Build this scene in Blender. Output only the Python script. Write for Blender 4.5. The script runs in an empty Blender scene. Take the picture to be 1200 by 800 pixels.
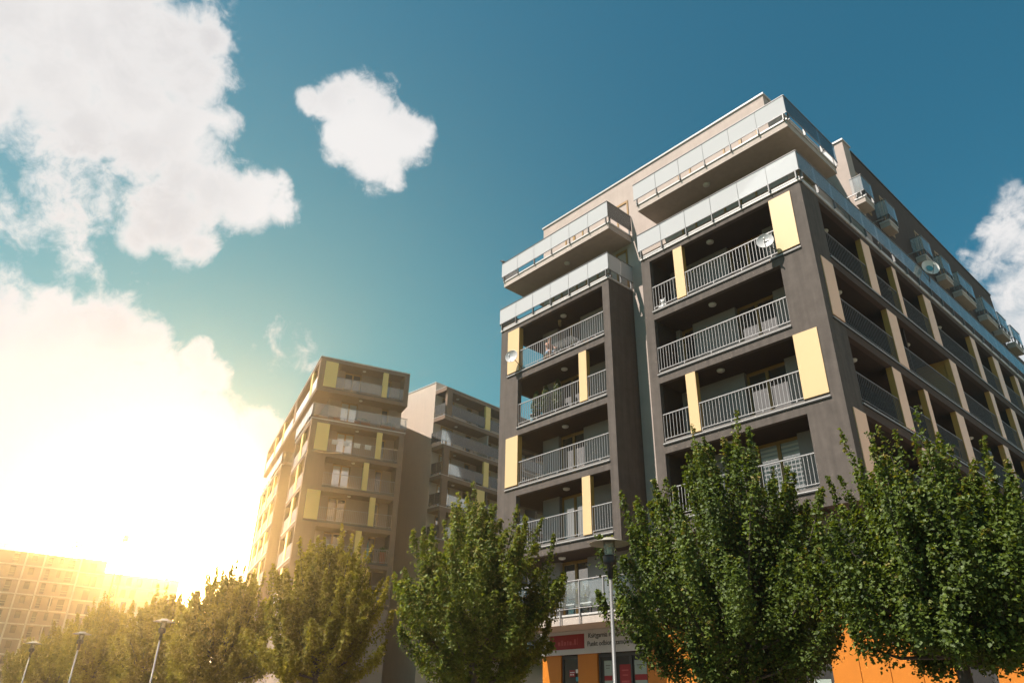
import bpy, bmesh, math, random
import numpy as np
from mathutils import Vector, Matrix

sc = bpy.context.scene
col = sc.collection
R = math.radians

# ------------------------------------------------------------------ camera
cd = bpy.data.cameras.new("camera")
cd.sensor_fit = 'HORIZONTAL'
cd.sensor_width = 36.0
cd.lens = 853.54 / 1200.0 * 36.0
cd.clip_start = 0.1
cd.clip_end = 3000.0
cam = bpy.data.objects.new("camera", cd)
col.objects.link(cam)
cam.location = (8.7539, -22.0061, 1.6)
cam.rotation_euler = (R(117.506), R(-1.014), R(47.683))
sc.camera = cam

# ------------------------------------------------------------------ sun, exposure
LIGHT = Vector((0.318, 1.0, -1.54))          # the way the sunlight travels
sd = bpy.data.lights.new("sun", 'SUN')
sd.energy = 5.0
sd.angle = R(0.53)
sd.color = (1.0, 0.92, 0.84)
sun = bpy.data.objects.new("sun", sd)
col.objects.link(sun)
sun.rotation_euler = LIGHT.to_track_quat('-Z', 'Y').to_euler()
sc.view_settings.view_transform = 'Standard'
sc.view_settings.look = 'None'
sc.view_settings.gamma = 1.0
sc.view_settings.use_curve_mapping = False
sc.view_settings.exposure = 1.1
sc.cycles.max_bounces = 8
sc.cycles.transparent_max_bounces = 24
sc.cycles.volume_bounces = 0
sc.cycles.caustics_reflective = False
sc.cycles.caustics_refractive = False
sc.cycles.use_denoising = True

# ------------------------------------------------------------------ world
GLOW = (-0.9434, 0.2866, 0.1668)             # where the sun glare stands low in the sky
CLOUDS = [(-0.7514,-0.0361,0.6588,0.0762,1),(-0.7309,0.0289,0.6818,0.0857,1),(-0.7235,0.0912,0.6842,0.0661,1),(-0.7812,0.005,0.6242,0.0707,1),(-0.7657,0.0777,0.6385,0.0659,1),(-0.7291,0.1255,0.6728,0.0503,1),(-0.6945,0.1299,0.7077,0.0229,1),(-0.771,0.1449,0.6201,0.0575,1),(-0.7913,0.1144,0.6007,0.0386,1),(-0.7444,0.1776,0.6437,0.0301,0.9),(-0.7872,-0.0849,0.6108,0.0891,1),(-0.7968,0.0499,0.6021,0.0383,1),(-0.8102,-0.0353,0.5851,0.0377,1),(-0.6797,0.0012,0.7335,0.0955,1),
(-0.7926,0.1667,0.5866,0.0341,1),(-0.7889,0.2005,0.5809,0.0411,1),(-0.8236,0.1752,0.5394,0.0465,1),(-0.8483,0.1452,0.5092,0.0255,1),(-0.8285,0.2055,0.5209,0.0225,1),(-0.7802,0.2444,0.5758,0.0423,1),(-0.7673,0.2774,0.5781,0.0236,1),(-0.8373,0.156,0.524,0.0297,1),
(-0.6624,0.2816,0.6942,0.0273,1),(-0.6481,0.3211,0.6905,0.0408,1),(-0.6452,0.3632,0.6721,0.0395,1),(-0.6735,0.3556,0.6481,0.0352,1),(-0.679,0.2555,0.6883,0.0145,0.9),(-0.6713,0.3232,0.667,0.039,1),(-0.6243,0.3829,0.6809,0.0219,1),(-0.6718,0.3827,0.6342,0.0178,0.9),(-0.645,0.2945,0.7051,0.021,1),
(-0.9188,0.1042,0.3808,0.0537,1),(-0.9343,0.0646,0.3505,0.08,1),(-0.9006,0.1578,0.405,0.0447,1),(-0.8947,0.1942,0.4022,0.0299,1),(-0.9313,0.1474,0.3332,0.0853,1),(-0.9096,0.2359,0.3421,0.0626,1),(-0.8807,0.257,0.3979,0.0207,1),(-0.8823,0.2765,0.381,0.023,1),(-0.956,0.1179,0.2687,0.1082,1),(-0.9372,0.2225,0.2687,0.1073,1),(-0.9097,0.2875,0.2998,0.0615,1),(-0.9015,0.3298,0.2801,0.0416,1),(-0.8775,0.3523,0.3254,0.0257,1),(-0.8761,0.3759,0.302,0.0322,1),(-0.8995,0.3601,0.2474,0.073,1),(-0.9366,0.289,0.1983,0.1078,1),(-0.9697,0.1625,0.1822,0.1249,1),(-0.9614,0.2489,0.1175,0.1091,1),(-0.9111,0.3848,0.1477,0.07,1),
(-0.1036,0.8422,0.5292,0.0291,0.74),(-0.1253,0.8651,0.4857,0.0381,0.78),(-0.1311,0.8898,0.4371,0.0546,0.8),(-0.1539,0.868,0.4722,0.0267,0.74),(-0.1431,0.9118,0.385,0.0592,0.85),(-0.1034,0.8933,0.4373,0.0498,0.8),(-0.8295,0.3507,0.4346,0.0375,0.72),(-0.8273,0.3657,0.4265,0.0288,0.72),(-0.8669,0.0698,0.4936,0.1033,0.6),(-0.8681,0.0262,0.4957,0.0807,0.6)]
# the bank of cloud at the right edge goes on beyond the frame
CLOUDS += [(0.4289, 0.8066, 0.4067, 0.1571, 1), (0.509, 0.7006, 0.5, 0.1745, 1), (0.6441, 0.667, 0.3746, 0.192, 1), (0.6683, 0.5221, 0.5299, 0.192, 1), (0.8138, 0.4698, 0.342, 0.2094, 1), (0.8297, 0.302, 0.4695, 0.2094, 1), (0.9131, 0.161, 0.3746, 0.2094, 1), (0.866, 0.0, 0.5, 0.2094, 1), (0.9192, -0.1954, 0.342, 0.192, 1), (0.5126, 0.5693, 0.6428, 0.1396, 1), (0.6735, 0.3141, 0.6691, 0.1571, 1), (0.8066, -0.3591, 0.4695, 0.1745, 1), (0.3963, 0.8901, 0.225, 0.1222, 1), (0.5426, 0.8044, 0.2419, 0.1396, 1)]
# unseen clouds beyond the upper left, added to pale the window reflections
CLOUDS += [(-0.7574, -0.3372, 0.5592, 0.1571, 1), (-0.7488, -0.4679, 0.4695, 0.1745, 1), (-0.6197, -0.52, 0.5878, 0.1745, 1), (-0.5962, -0.6621, 0.454, 0.1571, 1), (-0.4407, -0.6533, 0.6157, 0.1396, 1), (-0.569, -0.3984, 0.7193, 0.1396, 1), (-0.6288, -0.2289, 0.7431, 0.1396, 1)]
CLOUDS += [(-0.6677, -0.6915, 0.2756, 0.1396, 1), (-0.4698, -0.8138, 0.342, 0.1571, 1), (-0.345, -0.8128, 0.4695, 0.1571, 1), (-0.5789, -0.7967, 0.1736, 0.1222, 1), (-0.3993, -0.6916, 0.6018, 0.1745, 1), (-0.6113, -0.6789, 0.4067, 0.1396, 1), (-0.3791, -0.8932, 0.2419, 0.1396, 1), (-0.6302, -0.5675, 0.5299, 0.1571, 1)]  # more unseen cloud, added where the front windows reflect
AXIS = (-0.6613, 0.5911, 0.4618)

def build_world():
    w = bpy.data.worlds.new("World")
    sc.world = w
    w.use_nodes = True
    nt = w.node_tree
    nt.nodes.clear()
    N = nt.nodes.new
    def L(a, b): nt.links.new(a, b)
    def math_(op, a, b=None, c=None, clamp=False):
        n = N('ShaderNodeMath'); n.operation = op; n.use_clamp = clamp
        for i, v in enumerate((a, b, c)):
            if v is None: continue
            if isinstance(v, (int, float)): n.inputs[i].default_value = v
            else: L(v, n.inputs[i])
        return n.outputs[0]
    def mrange(v, a, b, c, d, kind='SMOOTHSTEP'):
        n = N('ShaderNodeMapRange'); n.interpolation_type = kind
        L(v, n.inputs[0])
        for i, x in enumerate((a, b, c, d)): n.inputs[i + 1].default_value = x
        return n.outputs[0]
    tc = N('ShaderNodeTexCoord')
    nrm = N('ShaderNodeVectorMath'); nrm.operation = 'NORMALIZE'
    L(tc.outputs['Generated'], nrm.inputs[0])
    d = nrm.outputs[0]
    def dot(c):
        n = N('ShaderNodeVectorMath'); n.operation = 'DOT_PRODUCT'
        L(d, n.inputs[0]); n.inputs[1].default_value = c
        return n.outputs['Value']
    # blue of the sky
    sky = N('ShaderNodeTexSky')
    sky.sky_type = 'NISHITA'
    sky.sun_disc = False
    s = -LIGHT.normalized()
    sky.sun_elevation = math.asin(s.z)
    sky.sun_rotation = math.atan2(s.x, s.y)
    sky.air_density = 1.0
    sky.dust_density = 0.6
    sky.ozone_density = 1.2
    tint = N('ShaderNodeMix'); tint.data_type = 'RGBA'; tint.blend_type = 'MULTIPLY'
    tint.inputs[0].default_value = 1.0
    L(sky.outputs[0], tint.inputs[6])
    tint.inputs[7].default_value = SKY_TINT
    b_sky = N('ShaderNodeBackground'); b_sky.inputs[1].default_value = SKY_STRENGTH
    L(tint.outputs[2], b_sky.inputs[0])
    # glare round the low sun
    q = math_('SUBTRACT', 1.0, dot(GLOW))
    def lobe(sigma, strength, colr):
        e = math_('EXPONENT', math_('MULTIPLY', q, -1.0 / (sigma * sigma)))
        b = N('ShaderNodeBackground'); b.inputs[0].default_value = (*colr, 1)
        L(math_('MULTIPLY', e, strength), b.inputs[1])
        return b.outputs[0]
    veil = N('ShaderNodeAddShader')
    L(b_sky.outputs[0], veil.inputs[0]); L(lobe(*VEIL), veil.inputs[1])
    # clouds: soft cores broken up by turbulence
    def noise(scale, detail, rough, off=(0, 0, 0), dist=0.0):
        m = N('ShaderNodeMapping'); m.inputs['Location'].default_value = off
        L(d, m.inputs[0])
        n = N('ShaderNodeTexNoise'); n.noise_dimensions = '3D'
        n.inputs['Scale'].default_value = scale
        n.inputs['Detail'].default_value = detail
        n.inputs['Roughness'].default_value = rough
        n.inputs['Distortion'].default_value = dist
        L(m.outputs[0], n.inputs['Vector'])
        return n.outputs['Fac']
    acc = None
    for x, y, z, r, wgt in CLOUDS:
        v = mrange(dot((x, y, z)), math.cos(1.72 * r), 1.0, 0.0, wgt, 'LINEAR')
        acc = v if acc is None else math_('MAXIMUM', acc, v)
    fine = noise(11.0, 9.0, 0.62, (3.1, 1.7, 0.4), 0.35)
    broad = noise(3.2, 6.0, 0.55, (7.3, 2.2, 5.1))
    # elsewhere in the sky: the same kind of scattered cumulus
    outside = mrange(dot(AXIS), math.cos(R(52)), math.cos(R(40)), 1.0, 0.0)
    away = math_('MULTIPLY', mrange(broad, 0.52, 0.70, 0.0, 0.9), outside)
    acc = math_('MAXIMUM', acc, away)
    grain = noise(42.0, 8.0, 0.65, (1.3, 4.4, 2.2), 0.6)
    gate = mrange(acc, 0.04, 0.40, 0.0, 1.0)
    gate = math_('MULTIPLY', gate, mrange(acc, 0.60, 0.95, 1.0, 0.45))
    wob = math_('MULTIPLY_ADD', math_('SUBTRACT', fine, 0.5), 2.0, math_('MULTIPLY', math_('SUBTRACT', grain, 0.5), 0.85))
    turb = math_('MULTIPLY_ADD', wob, gate, acc)
    dens = mrange(turb, 0.36, 0.88, 0.0, 1.0)
    # light and grey inside the clouds
    lump = noise(3.4, 3.0, 0.45, (3.25, 1.75, 0.28), 0.2)
    shade = mrange(lump, 0.36, 0.60, 0.0, 1.0)
    body = mrange(turb, 0.62, 1.1, 0.0, 1.0)
    ccol = N('ShaderNodeMix'); ccol.data_type = 'RGBA'
    L(math_('MULTIPLY', math_('SUBTRACT', 1.0, shade), body), ccol.inputs[0])
    ccol.inputs[6].default_value = (0.42, 0.412, 0.41, 1)
    ccol.inputs[7].default_value = (0.335, 0.33, 0.335, 1)
    b_cl = N('ShaderNodeBackground'); b_cl.inputs[1].default_value = 1.0
    L(ccol.outputs[2], b_cl.inputs[0])
    mx = N('ShaderNodeMixShader')
    L(dens, mx.inputs[0]); L(veil.outputs[0], mx.inputs[1]); L(b_cl.outputs[0], mx.inputs[2])
    out = mx.outputs[0]
    for lb in GLARE:
        a = N('ShaderNodeAddShader')
        L(out, a.inputs[0]); L(lobe(*lb), a.inputs[1])
        out = a.outputs[0]
    o = N('ShaderNodeOutputWorld')
    L(out, o.inputs[0])
    w.cycles.sampling_method = 'MANUAL'
    w.cycles.sample_map_resolution = 2048

SKY_TINT = (0.23, 0.96, 0.92, 1)
SKY_STRENGTH = 0.051
GLARE = [(0.045, 140.0, (1.0, 0.60, 0.22))]
VEIL = (0.33, 0.16, (0.62, 1.0, 0.50))
build_world()

# ------------------------------------------------------------------ materials
MATS = {}
def mat(name, color, rough=0.7, spec=0.4, metal=0.0, noise=0.0, nscale=6.0, bump=0.0, bscale=60.0, stain=0.0, coat=0.0):
    if name in MATS: return MATS[name]
    m = bpy.data.materials.new(name); m.use_nodes = True
    nt = m.node_tree; p = nt.nodes['Principled BSDF']
    p.inputs['Base Color'].default_value = (*color, 1)
    p.inputs['Roughness'].default_value = rough
    p.inputs['Specular IOR Level'].default_value = spec
    p.inputs['Metallic'].default_value = metal
    p.inputs['Coat Weight'].default_value = coat
    p.inputs['Coat Roughness'].default_value = 0.12
    tc = nt.nodes.new('ShaderNodeTexCoord')
    geo = nt.nodes.new('ShaderNodeNewGeometry')
    src = geo.outputs['Position']
    if noise > 0:
        n = nt.nodes.new('ShaderNodeTexNoise'); n.inputs['Scale'].default_value = nscale
        n.inputs['Detail'].default_value = 8; n.inputs['Roughness'].default_value = 0.65
        nt.links.new(src, n.inputs['Vector'])
        r = nt.nodes.new('ShaderNodeMapRange')
        r.inputs[1].default_value = 0.25; r.inputs[2].default_value = 0.75
        r.inputs[3].default_value = 1 - noise; r.inputs[4].default_value = 1 + noise
        nt.links.new(n.outputs['Fac'], r.inputs[0])
        fac = r.outputs[0]
        if stain > 0:       # rain streaks: noise drawn out vertically
            mp = nt.nodes.new('ShaderNodeMapping'); mp.inputs['Scale'].default_value = (5.0, 5.0, 0.35)
            nt.links.new(src, mp.inputs[0])
            n2 = nt.nodes.new('ShaderNodeTexNoise'); n2.inputs['Scale'].default_value = 1.0
            n2.inputs['Detail'].default_value = 5
            nt.links.new(mp.outputs[0], n2.inputs['Vector'])
            r2 = nt.nodes.new('ShaderNodeMapRange')
            r2.inputs[1].default_value = 0.35; r2.inputs[2].default_value = 0.75
            r2.inputs[3].default_value = 1.0; r2.inputs[4].default_value = 1 - stain
            nt.links.new(n2.outputs['Fac'], r2.inputs[0])
            mm = nt.nodes.new('ShaderNodeMath'); mm.operation = 'MULTIPLY'
            nt.links.new(fac, mm.inputs[0]); nt.links.new(r2.outputs[0], mm.inputs[1]); fac = mm.outputs[0]
        mu = nt.nodes.new('ShaderNodeVectorMath'); mu.operation = 'SCALE'
        mu.inputs[0].default_value = color
        nt.links.new(fac, mu.inputs['Scale'])
        nt.links.new(mu.outputs[0], p.inputs['Base Color'])
    if bump > 0:
        n = nt.nodes.new('ShaderNodeTexNoise'); n.inputs['Scale'].default_value = bscale
        n.inputs['Detail'].default_value = 4
        nt.links.new(src, n.inputs['Vector'])
        b = nt.nodes.new('ShaderNodeBump'); b.inputs['Strength'].default_value = bump; b.inputs['Distance'].default_value = 0.01
        nt.links.new(n.outputs['Fac'], b.inputs['Height'])
        nt.links.new(b.outputs[0], p.inputs['Normal'])
    MATS[name] = m
    return m

def glass_mat(name, clear, veil, vcol, gloss_tint=(1, 1, 1), rough=0.02):
    m = bpy.data.materials.new(name); m.use_nodes = True
    nt = m.node_tree; nt.nodes.clear(); N = nt.nodes.new
    t = N('ShaderNodeBsdfTransparent'); t.inputs[0].default_value = (*clear, 1)
    df = N('ShaderNodeBsdfDiffuse'); df.inputs[0].default_value = (*vcol, 1)
    tl = N('ShaderNodeBsdfTranslucent'); tl.inputs[0].default_value = (*vcol, 1)
    g = N('ShaderNodeBsdfGlossy'); g.inputs[0].default_value = (*gloss_tint, 1); g.inputs['Roughness'].default_value = rough
    mv = N('ShaderNodeMixShader'); mv.inputs[0].default_value = 0.12
    nt.links.new(df.outputs[0], mv.inputs[1]); nt.links.new(tl.outputs[0], mv.inputs[2])
    m1 = N('ShaderNodeMixShader'); m1.inputs[0].default_value = veil
    nt.links.new(t.outputs[0], m1.inputs[1]); nt.links.new(mv.outputs[0], m1.inputs[2])
    fr = N('ShaderNodeFresnel'); fr.inputs[0].default_value = 1.42
    m2 = N('ShaderNodeMixShader')
    nt.links.new(fr.outputs[0], m2.inputs[0])
    nt.links.new(m1.outputs[0], m2.inputs[1]); nt.links.new(g.outputs[0], m2.inputs[2])
    o = N('ShaderNodeOutputMaterial'); nt.links.new(m2.outputs[0], o.inputs[0])
    return m

def window_mat(name, base, mirror):
    m = bpy.data.materials.new(name); m.use_nodes = True
    nt = m.node_tree; nt.nodes.clear(); N = nt.nodes.new
    df = N('ShaderNodeBsdfPrincipled'); df.inputs['Base Color'].default_value = (*base, 1); df.inputs['Roughness'].default_value = 0.6
    g = N('ShaderNodeBsdfGlossy'); g.inputs['Roughness'].default_value = 0.015
    g.inputs[0].default_value = (1.0, 0.93, 0.86, 1)
    mm = N('ShaderNodeMixShader'); mm.inputs[0].default_value = mirror
    nt.links.new(df.outputs[0], mm.inputs[1]); nt.links.new(g.outputs[0], mm.inputs[2])
    o = N('ShaderNodeOutputMaterial'); nt.links.new(mm.outputs[0], o.inputs[0])
    return m

def leaf_mat(name, dark, light, tip, through=0.32):
    m = bpy.data.materials.new(name); m.use_nodes = True
    nt = m.node_tree; N = nt.nodes.new; p = nt.nodes['Principled BSDF']
    a = N('ShaderNodeAttribute'); a.attribute_name = 'tint'
    cr = N('ShaderNodeValToRGB')
    cr.color_ramp.elements[0].position = 0.0; cr.color_ramp.elements[0].color = (*dark, 1)
    cr.color_ramp.elements[1].position = 0.72; cr.color_ramp.elements[1].color = (*light, 1)
    e = cr.color_ramp.elements.new(0.97); e.color = (*tip, 1)
    nt.links.new(a.outputs['Fac'], cr.inputs[0])
    nt.links.new(cr.outputs[0], p.inputs['Base Color'])
    p.inputs['Roughness'].default_value = 0.55
    p.inputs['Specular IOR Level'].default_value = 0.25
    t = N('ShaderNodeBsdfTranslucent')
    mul = N('ShaderNodeMix'); mul.data_type = 'RGBA'; mul.blend_type = 'MULTIPLY'; mul.inputs[0].default_value = 1
    nt.links.new(cr.outputs[0], mul.inputs[6]); mul.inputs[7].default_value = (1.7, 1.55, 0.5, 1)
    nt.links.new(mul.outputs[2], t.inputs[0])
    mx = N('ShaderNodeMixShader'); mx.inputs[0].default_value = through
    nt.links.new(p.outputs[0], mx.inputs[1]); nt.links.new(t.outputs[0], mx.inputs[2])
    nt.links.new(mx.outputs[0], nt.nodes['Material Output'].inputs[0])
    return m

M = dict(
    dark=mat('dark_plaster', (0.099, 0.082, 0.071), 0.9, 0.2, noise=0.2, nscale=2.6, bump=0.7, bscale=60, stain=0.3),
    side=mat('shaded_side_plaster', (0.0745, 0.0517, 0.0418), 0.9, 0.2, noise=0.10, nscale=2.0, bump=0.4, bscale=70, stain=0.1),  # darker copy of the dark plaster; the long side's shade is in the colour
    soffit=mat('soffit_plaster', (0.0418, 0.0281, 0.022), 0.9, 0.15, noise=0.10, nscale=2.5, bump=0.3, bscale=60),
    light=mat('beige_plaster', (0.3952, 0.323, 0.2812), 0.9, 0.2, noise=0.09, nscale=1.6, bump=0.5, bscale=60, stain=0.08),
    slab=mat('balcony_plaster', (0.4028, 0.342, 0.2964), 0.9, 0.2, noise=0.08, nscale=1.6, bump=0.4, bscale=60, stain=0.1),
    inner=mat('grey_plaster', (0.2736, 0.2356, 0.2204), 0.9, 0.2, noise=0.06, nscale=2.0, bump=0.3, bscale=60),
    yellow=mat('yellow_panel', (0.565, 0.395, 0.20), 0.38, 0.5, noise=0.025, nscale=1.2, coat=0.3),
    tan=mat('tan_panel', (0.80, 0.45, 0.235), 0.40, 0.5, noise=0.03, nscale=1.2, coat=0.2),
    ochre=mat('ochre_panel', (0.456, 0.2508, 0.057), 0.4, 0.5, noise=0.03, nscale=1.2, coat=0.2),
    curb=mat('grey_curb', (0.1216, 0.1102, 0.1026), 0.85, 0.3, noise=0.12, nscale=4),
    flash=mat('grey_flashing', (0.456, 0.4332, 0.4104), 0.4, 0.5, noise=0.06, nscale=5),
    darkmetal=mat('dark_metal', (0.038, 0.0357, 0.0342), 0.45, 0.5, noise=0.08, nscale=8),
    steel=mat('galvanised_steel', (0.304, 0.2888, 0.2812), 0.45, 0.5, metal=0.3, noise=0.10, nscale=9),
    shaderail=mat('shaded_railing', (0.11, 0.10, 0.095), 0.5, 0.4, metal=0.0, noise=0.08, nscale=9),  # darkened copy of the steel rails, with the long side's shade painted in
    postmetal=mat('post_metal', (0.1292, 0.1254, 0.1216), 0.42, 0.5, metal=0.3, noise=0.10, nscale=9),
    deck=mat('brown_deck', (0.228, 0.1292, 0.0836), 0.8, 0.3, noise=0.2, nscale=10),
    wood=mat('golden_wood', (0.2736, 0.152, 0.0418), 0.5, 0.4, noise=0.15, nscale=14),
    lampwhite=mat('lamp_plastic', (0.57, 0.5472, 0.5016), 0.45, 0.4, noise=0.03),
    orange=mat('orange_panel', (0.4712, 0.152, 0.0122), 0.5, 0.4, noise=0.05, nscale=1.4, stain=0.06),
    white=mat('white_paint', (0.608, 0.6004, 0.5852), 0.5, 0.4, noise=0.04, nscale=3),
    black=mat('black_plastic', (0.0137, 0.0137, 0.0137), 0.45, 0.4, noise=0.1),
    sign=mat('sign_white', (0.4712, 0.456, 0.4408), 0.45, 0.4, noise=0.04, nscale=2),
    red=mat('sign_red', (0.228, 0.0091, 0.0122), 0.45, 0.4, noise=0.05, nscale=3),
    pinkprint=mat('faded_red_print', (0.38, 0.076, 0.076), 0.5, 0.3, noise=0.3, nscale=8),
    ink=mat('black_ink', (0.0228, 0.0228, 0.0266), 0.5, 0.3),
    paper=mat('pale_green_paper', (0.2584, 0.304, 0.266), 0.7, 0.3, noise=0.04),
    concrete=mat('raw_concrete', (0.62, 0.57, 0.48), 0.9, 0.2, noise=0.14, nscale=0.8, stain=0.15),
    block=mat('block_masonry', (0.30, 0.20, 0.13), 0.9, 0.2, noise=0.16, nscale=1.4),
    cream=mat('cream_plaster', (0.4712, 0.4256, 0.3192), 0.9, 0.2, noise=0.08, nscale=0.8),
    hole=mat('room_shade_block', (0.0266, 0.0198, 0.0152), 0.9, 0.1, noise=0.2, nscale=0.7),  # near-black colour stands for the shade inside the empty rooms
    asphalt=mat('asphalt', (0.0418, 0.0418, 0.0418), 0.9, 0.3, noise=0.25, nscale=3, bump=0.4),
    paving=mat('paving_stone', (0.2052, 0.171, 0.1368), 0.9, 0.3, noise=0.15, nscale=3),
    earth=mat('lawn_ground', (0.0532, 0.0608, 0.0266), 1.0, 0.1, noise=0.3, nscale=0.5),
    bark=mat('bark', (0.076, 0.0608, 0.0494), 0.9, 0.2, noise=0.3, nscale=18, bump=0.8, bscale=40),
    terracotta=mat('terracotta', (0.342, 0.1216, 0.0456), 0.7, 0.3, noise=0.1),
    teal=mat('teal_fabric', (0.076, 0.228, 0.2508), 0.8, 0.2, noise=0.1),
    blue=mat('blue_print', (0.038, 0.2584, 0.3192), 0.5, 0.4, noise=0.05),
    dish=mat('dish_enamel', (0.3952, 0.3876, 0.38), 0.33, 0.6, noise=0.04),
    dishwhite=mat('white_enamel', (0.5928, 0.57, 0.532), 0.33, 0.6, noise=0.04),
    feather=mat('black_feathers', (0.0114, 0.0114, 0.0137), 0.6, 0.4),
    skin=mat('skin', (0.456, 0.2584, 0.1824), 0.5, 0.4, noise=0.06, nscale=12),
    hair=mat('brown_hair', (0.0456, 0.0266, 0.0152), 0.6, 0.4, noise=0.2, nscale=60),
    denim=mat('pale_denim', (0.2584, 0.3496, 0.456), 0.85, 0.2, noise=0.12, nscale=30),
    crane=mat('crane_yellow', (0.532, 0.38, 0.076), 0.5, 0.4, noise=0.06),
    blind=mat('blind_slat', (0.50, 0.47, 0.43), 0.5, 0.4, noise=0.04),
    curtain=mat('sheer_curtain', (0.4712, 0.5016, 0.5016), 0.9, 0.2, noise=0.12, nscale=3),
)
M['glass'] = glass_mat('milky_balcony_glass', (0.97, 0.985, 0.99), 0.46, (0.97, 0.97, 0.97))
M['clearglass'] = glass_mat('clear_balcony_glass', (0.90, 0.94, 0.94), 0.10, (0.74, 0.78, 0.78))
M['midglass'] = glass_mat('pale_balcony_glass', (0.95, 0.975, 0.98), 0.26, (0.86, 0.86, 0.86))
M['lampglass'] = glass_mat('lamp_glass', (0.80, 0.78, 0.70), 0.25, (0.7, 0.68, 0.6))
M['window'] = window_mat('window_glass', (0.035, 0.035, 0.036), 0.30)
M['darkwindow'] = window_mat('dark_window_glass', (0.015, 0.013, 0.012), 0.07)
M['palewindow'] = window_mat('curtained_window_glass', (0.42, 0.45, 0.45), 0.35)
M['leaf'] = leaf_mat('maple_leaf', (0.0208, 0.0384, 0.0064), (0.0944, 0.132, 0.0176), (0.208, 0.16, 0.048))
M['glareleaf'] = leaf_mat('glare_tinted_linden_leaf', (0.080, 0.080, 0.008), (0.230, 0.205, 0.018), (0.28, 0.24, 0.04), 0.5)  # golden tint paints the warm glare into the left trees' leaves
M['conifer'] = leaf_mat('conifer_needles', (0.016, 0.032, 0.008), (0.056, 0.08, 0.016), (0.096, 0.096, 0.024))

# ------------------------------------------------------------------ mesh helpers
class MB:
    def __init__(s): s.v = []; s.f = []
    def box(s, x0, x1, y0, y1, z0, z1):
        n = len(s.v)
        s.v += [(x0,y0,z0),(x1,y0,z0),(x1,y1,z0),(x0,y1,z0),(x0,y0,z1),(x1,y0,z1),(x1,y1,z1),(x0,y1,z1)]
        s.f += [tuple(n+i for i in q) for q in ((0,3,2,1),(4,5,6,7),(0,1,5,4),(1,2,6,5),(2,3,7,6),(3,0,4,7))]
        return s
    def tube(s, pts, radii, n=6, cap=True):
        pts = [Vector(p) for p in pts]
        base = len(s.v)
        for i, p in enumerate(pts):
            t = (pts[min(i+1, len(pts)-1)] - pts[max(i-1, 0)])
            if t.length < 1e-9: t = Vector((0, 0, 1))
            t.normalize()
            a = t.orthogonal().normalized() if abs(t.z) > 0.99 else t.cross(Vector((0, 0, 1))).normalized()
            b = t.cross(a)
            r = radii[i] if isinstance(radii, (list, tuple)) else radii
            for k in range(n):
                an = 2*math.pi*k/n
                s.v.append(tuple(p + a*(r*math.cos(an)) + b*(r*math.sin(an))))
        for i in range(len(pts)-1):
            for k in range(n):
                k2 = (k+1) % n
                s.f.append((base+i*n+k, base+i*n+k2, base+(i+1)*n+k2, base+(i+1)*n+k))
        if cap:
            s.f.append(tuple(base+k for k in reversed(range(n))))
            s.f.append(tuple(base+(len(pts)-1)*n+k for k in range(n)))
        return s
    def lathe(s, prof, n=24, center=(0, 0, 0)):
        base = len(s.v)
        for r, z in prof:
            for k in range(n):
                an = 2*math.pi*k/n
                s.v.append((center[0]+r*math.cos(an), center[1]+r*math.sin(an), center[2]+z))
        for i in range(len(prof)-1):
            for k in range(n):
                k2 = (k+1) % n
                s.f.append((base+i*n+k, base+i*n+k2, base+(i+1)*n+k2, base+(i+1)*n+k))
        return s
    def mesh(s, name, m, smooth=False):
        me = bpy.data.meshes.new(name)
        me.from_pydata(s.v, [], s.f); me.update()
        me.materials.append(m)
        if smooth: me.shade_smooth()
        return me
    def build(s, name, m, parent=None, loc=(0, 0, 0), rz=0.0, smooth=False, rot=None):
        return link(name, s.mesh(name, m, smooth), parent, loc, rz, rot)

def link(name, me, parent=None, loc=(0, 0, 0), rz=0.0, rot=None):
    o = bpy.data.objects.new(name, me)
    col.objects.link(o)
    o.parent = parent
    o.location = loc
    o.rotation_euler = rot if rot is not None else (0, 0, rz)
    return o
def thing(name, label, cat, loc=(0, 0, 0), rz=0.0, group=None):
    o = link(name, None, None, loc, rz)
    o.empty_display_size = 0.3
    o['label'] = label; o['category'] = cat
    if group: o['group'] = group
    return o
def tag(o, label, cat, group=None):
    o['label'] = label; o['category'] = cat
    if group: o['group'] = group
    return o
def struct(o, kind='structure'):
    o['kind'] = kind; return o
def copy_tree(o, parent=None):
    c = o.copy(); col.objects.link(c); c.parent = parent
    for ch in list(o.children): copy_tree(ch, c)
    return c

CACHE = {}
def cbox(name, m, w, d, h):
    k = ('box', m.name, round(w, 3), round(d, 3), round(h, 3))
    if k not in CACHE: CACHE[k] = MB().box(0, w, 0, d, 0, h).mesh(name, m)
    return CACHE[k]
def bx(name, m, parent, x0, x1, y0, y1, z0, z1, rz=None, frame=None):
    """one box part given in the building's own axes"""
    return link(name, cbox(name, m, x1-x0, y1-y0, z1-z0), parent, (x0, y0, z0))

class Face:
    """a facade seen from outside: u runs to the right, d runs inwards, z is up"""
    def __init__(s, parent, ox, oy, rz): s.p = parent; s.ox = ox; s.oy = oy; s.rz = rz; s.c = math.cos(rz); s.s = math.sin(rz)
    def pos(s, u, d, z): return (s.ox + s.c*u - s.s*d, s.oy + s.s*u + s.c*d, z)
    def put(s, name, me, u, d, z, parent=None):
        return link(name, me, parent or s.p, s.pos(u, d, z), s.rz)
    def box(s, name, m, u0, u1, d0, d1, z0, z1):
        return s.put(name, cbox(name, m, u1-u0, d1-d0, z1-z0), u0, d0, z0)

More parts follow.
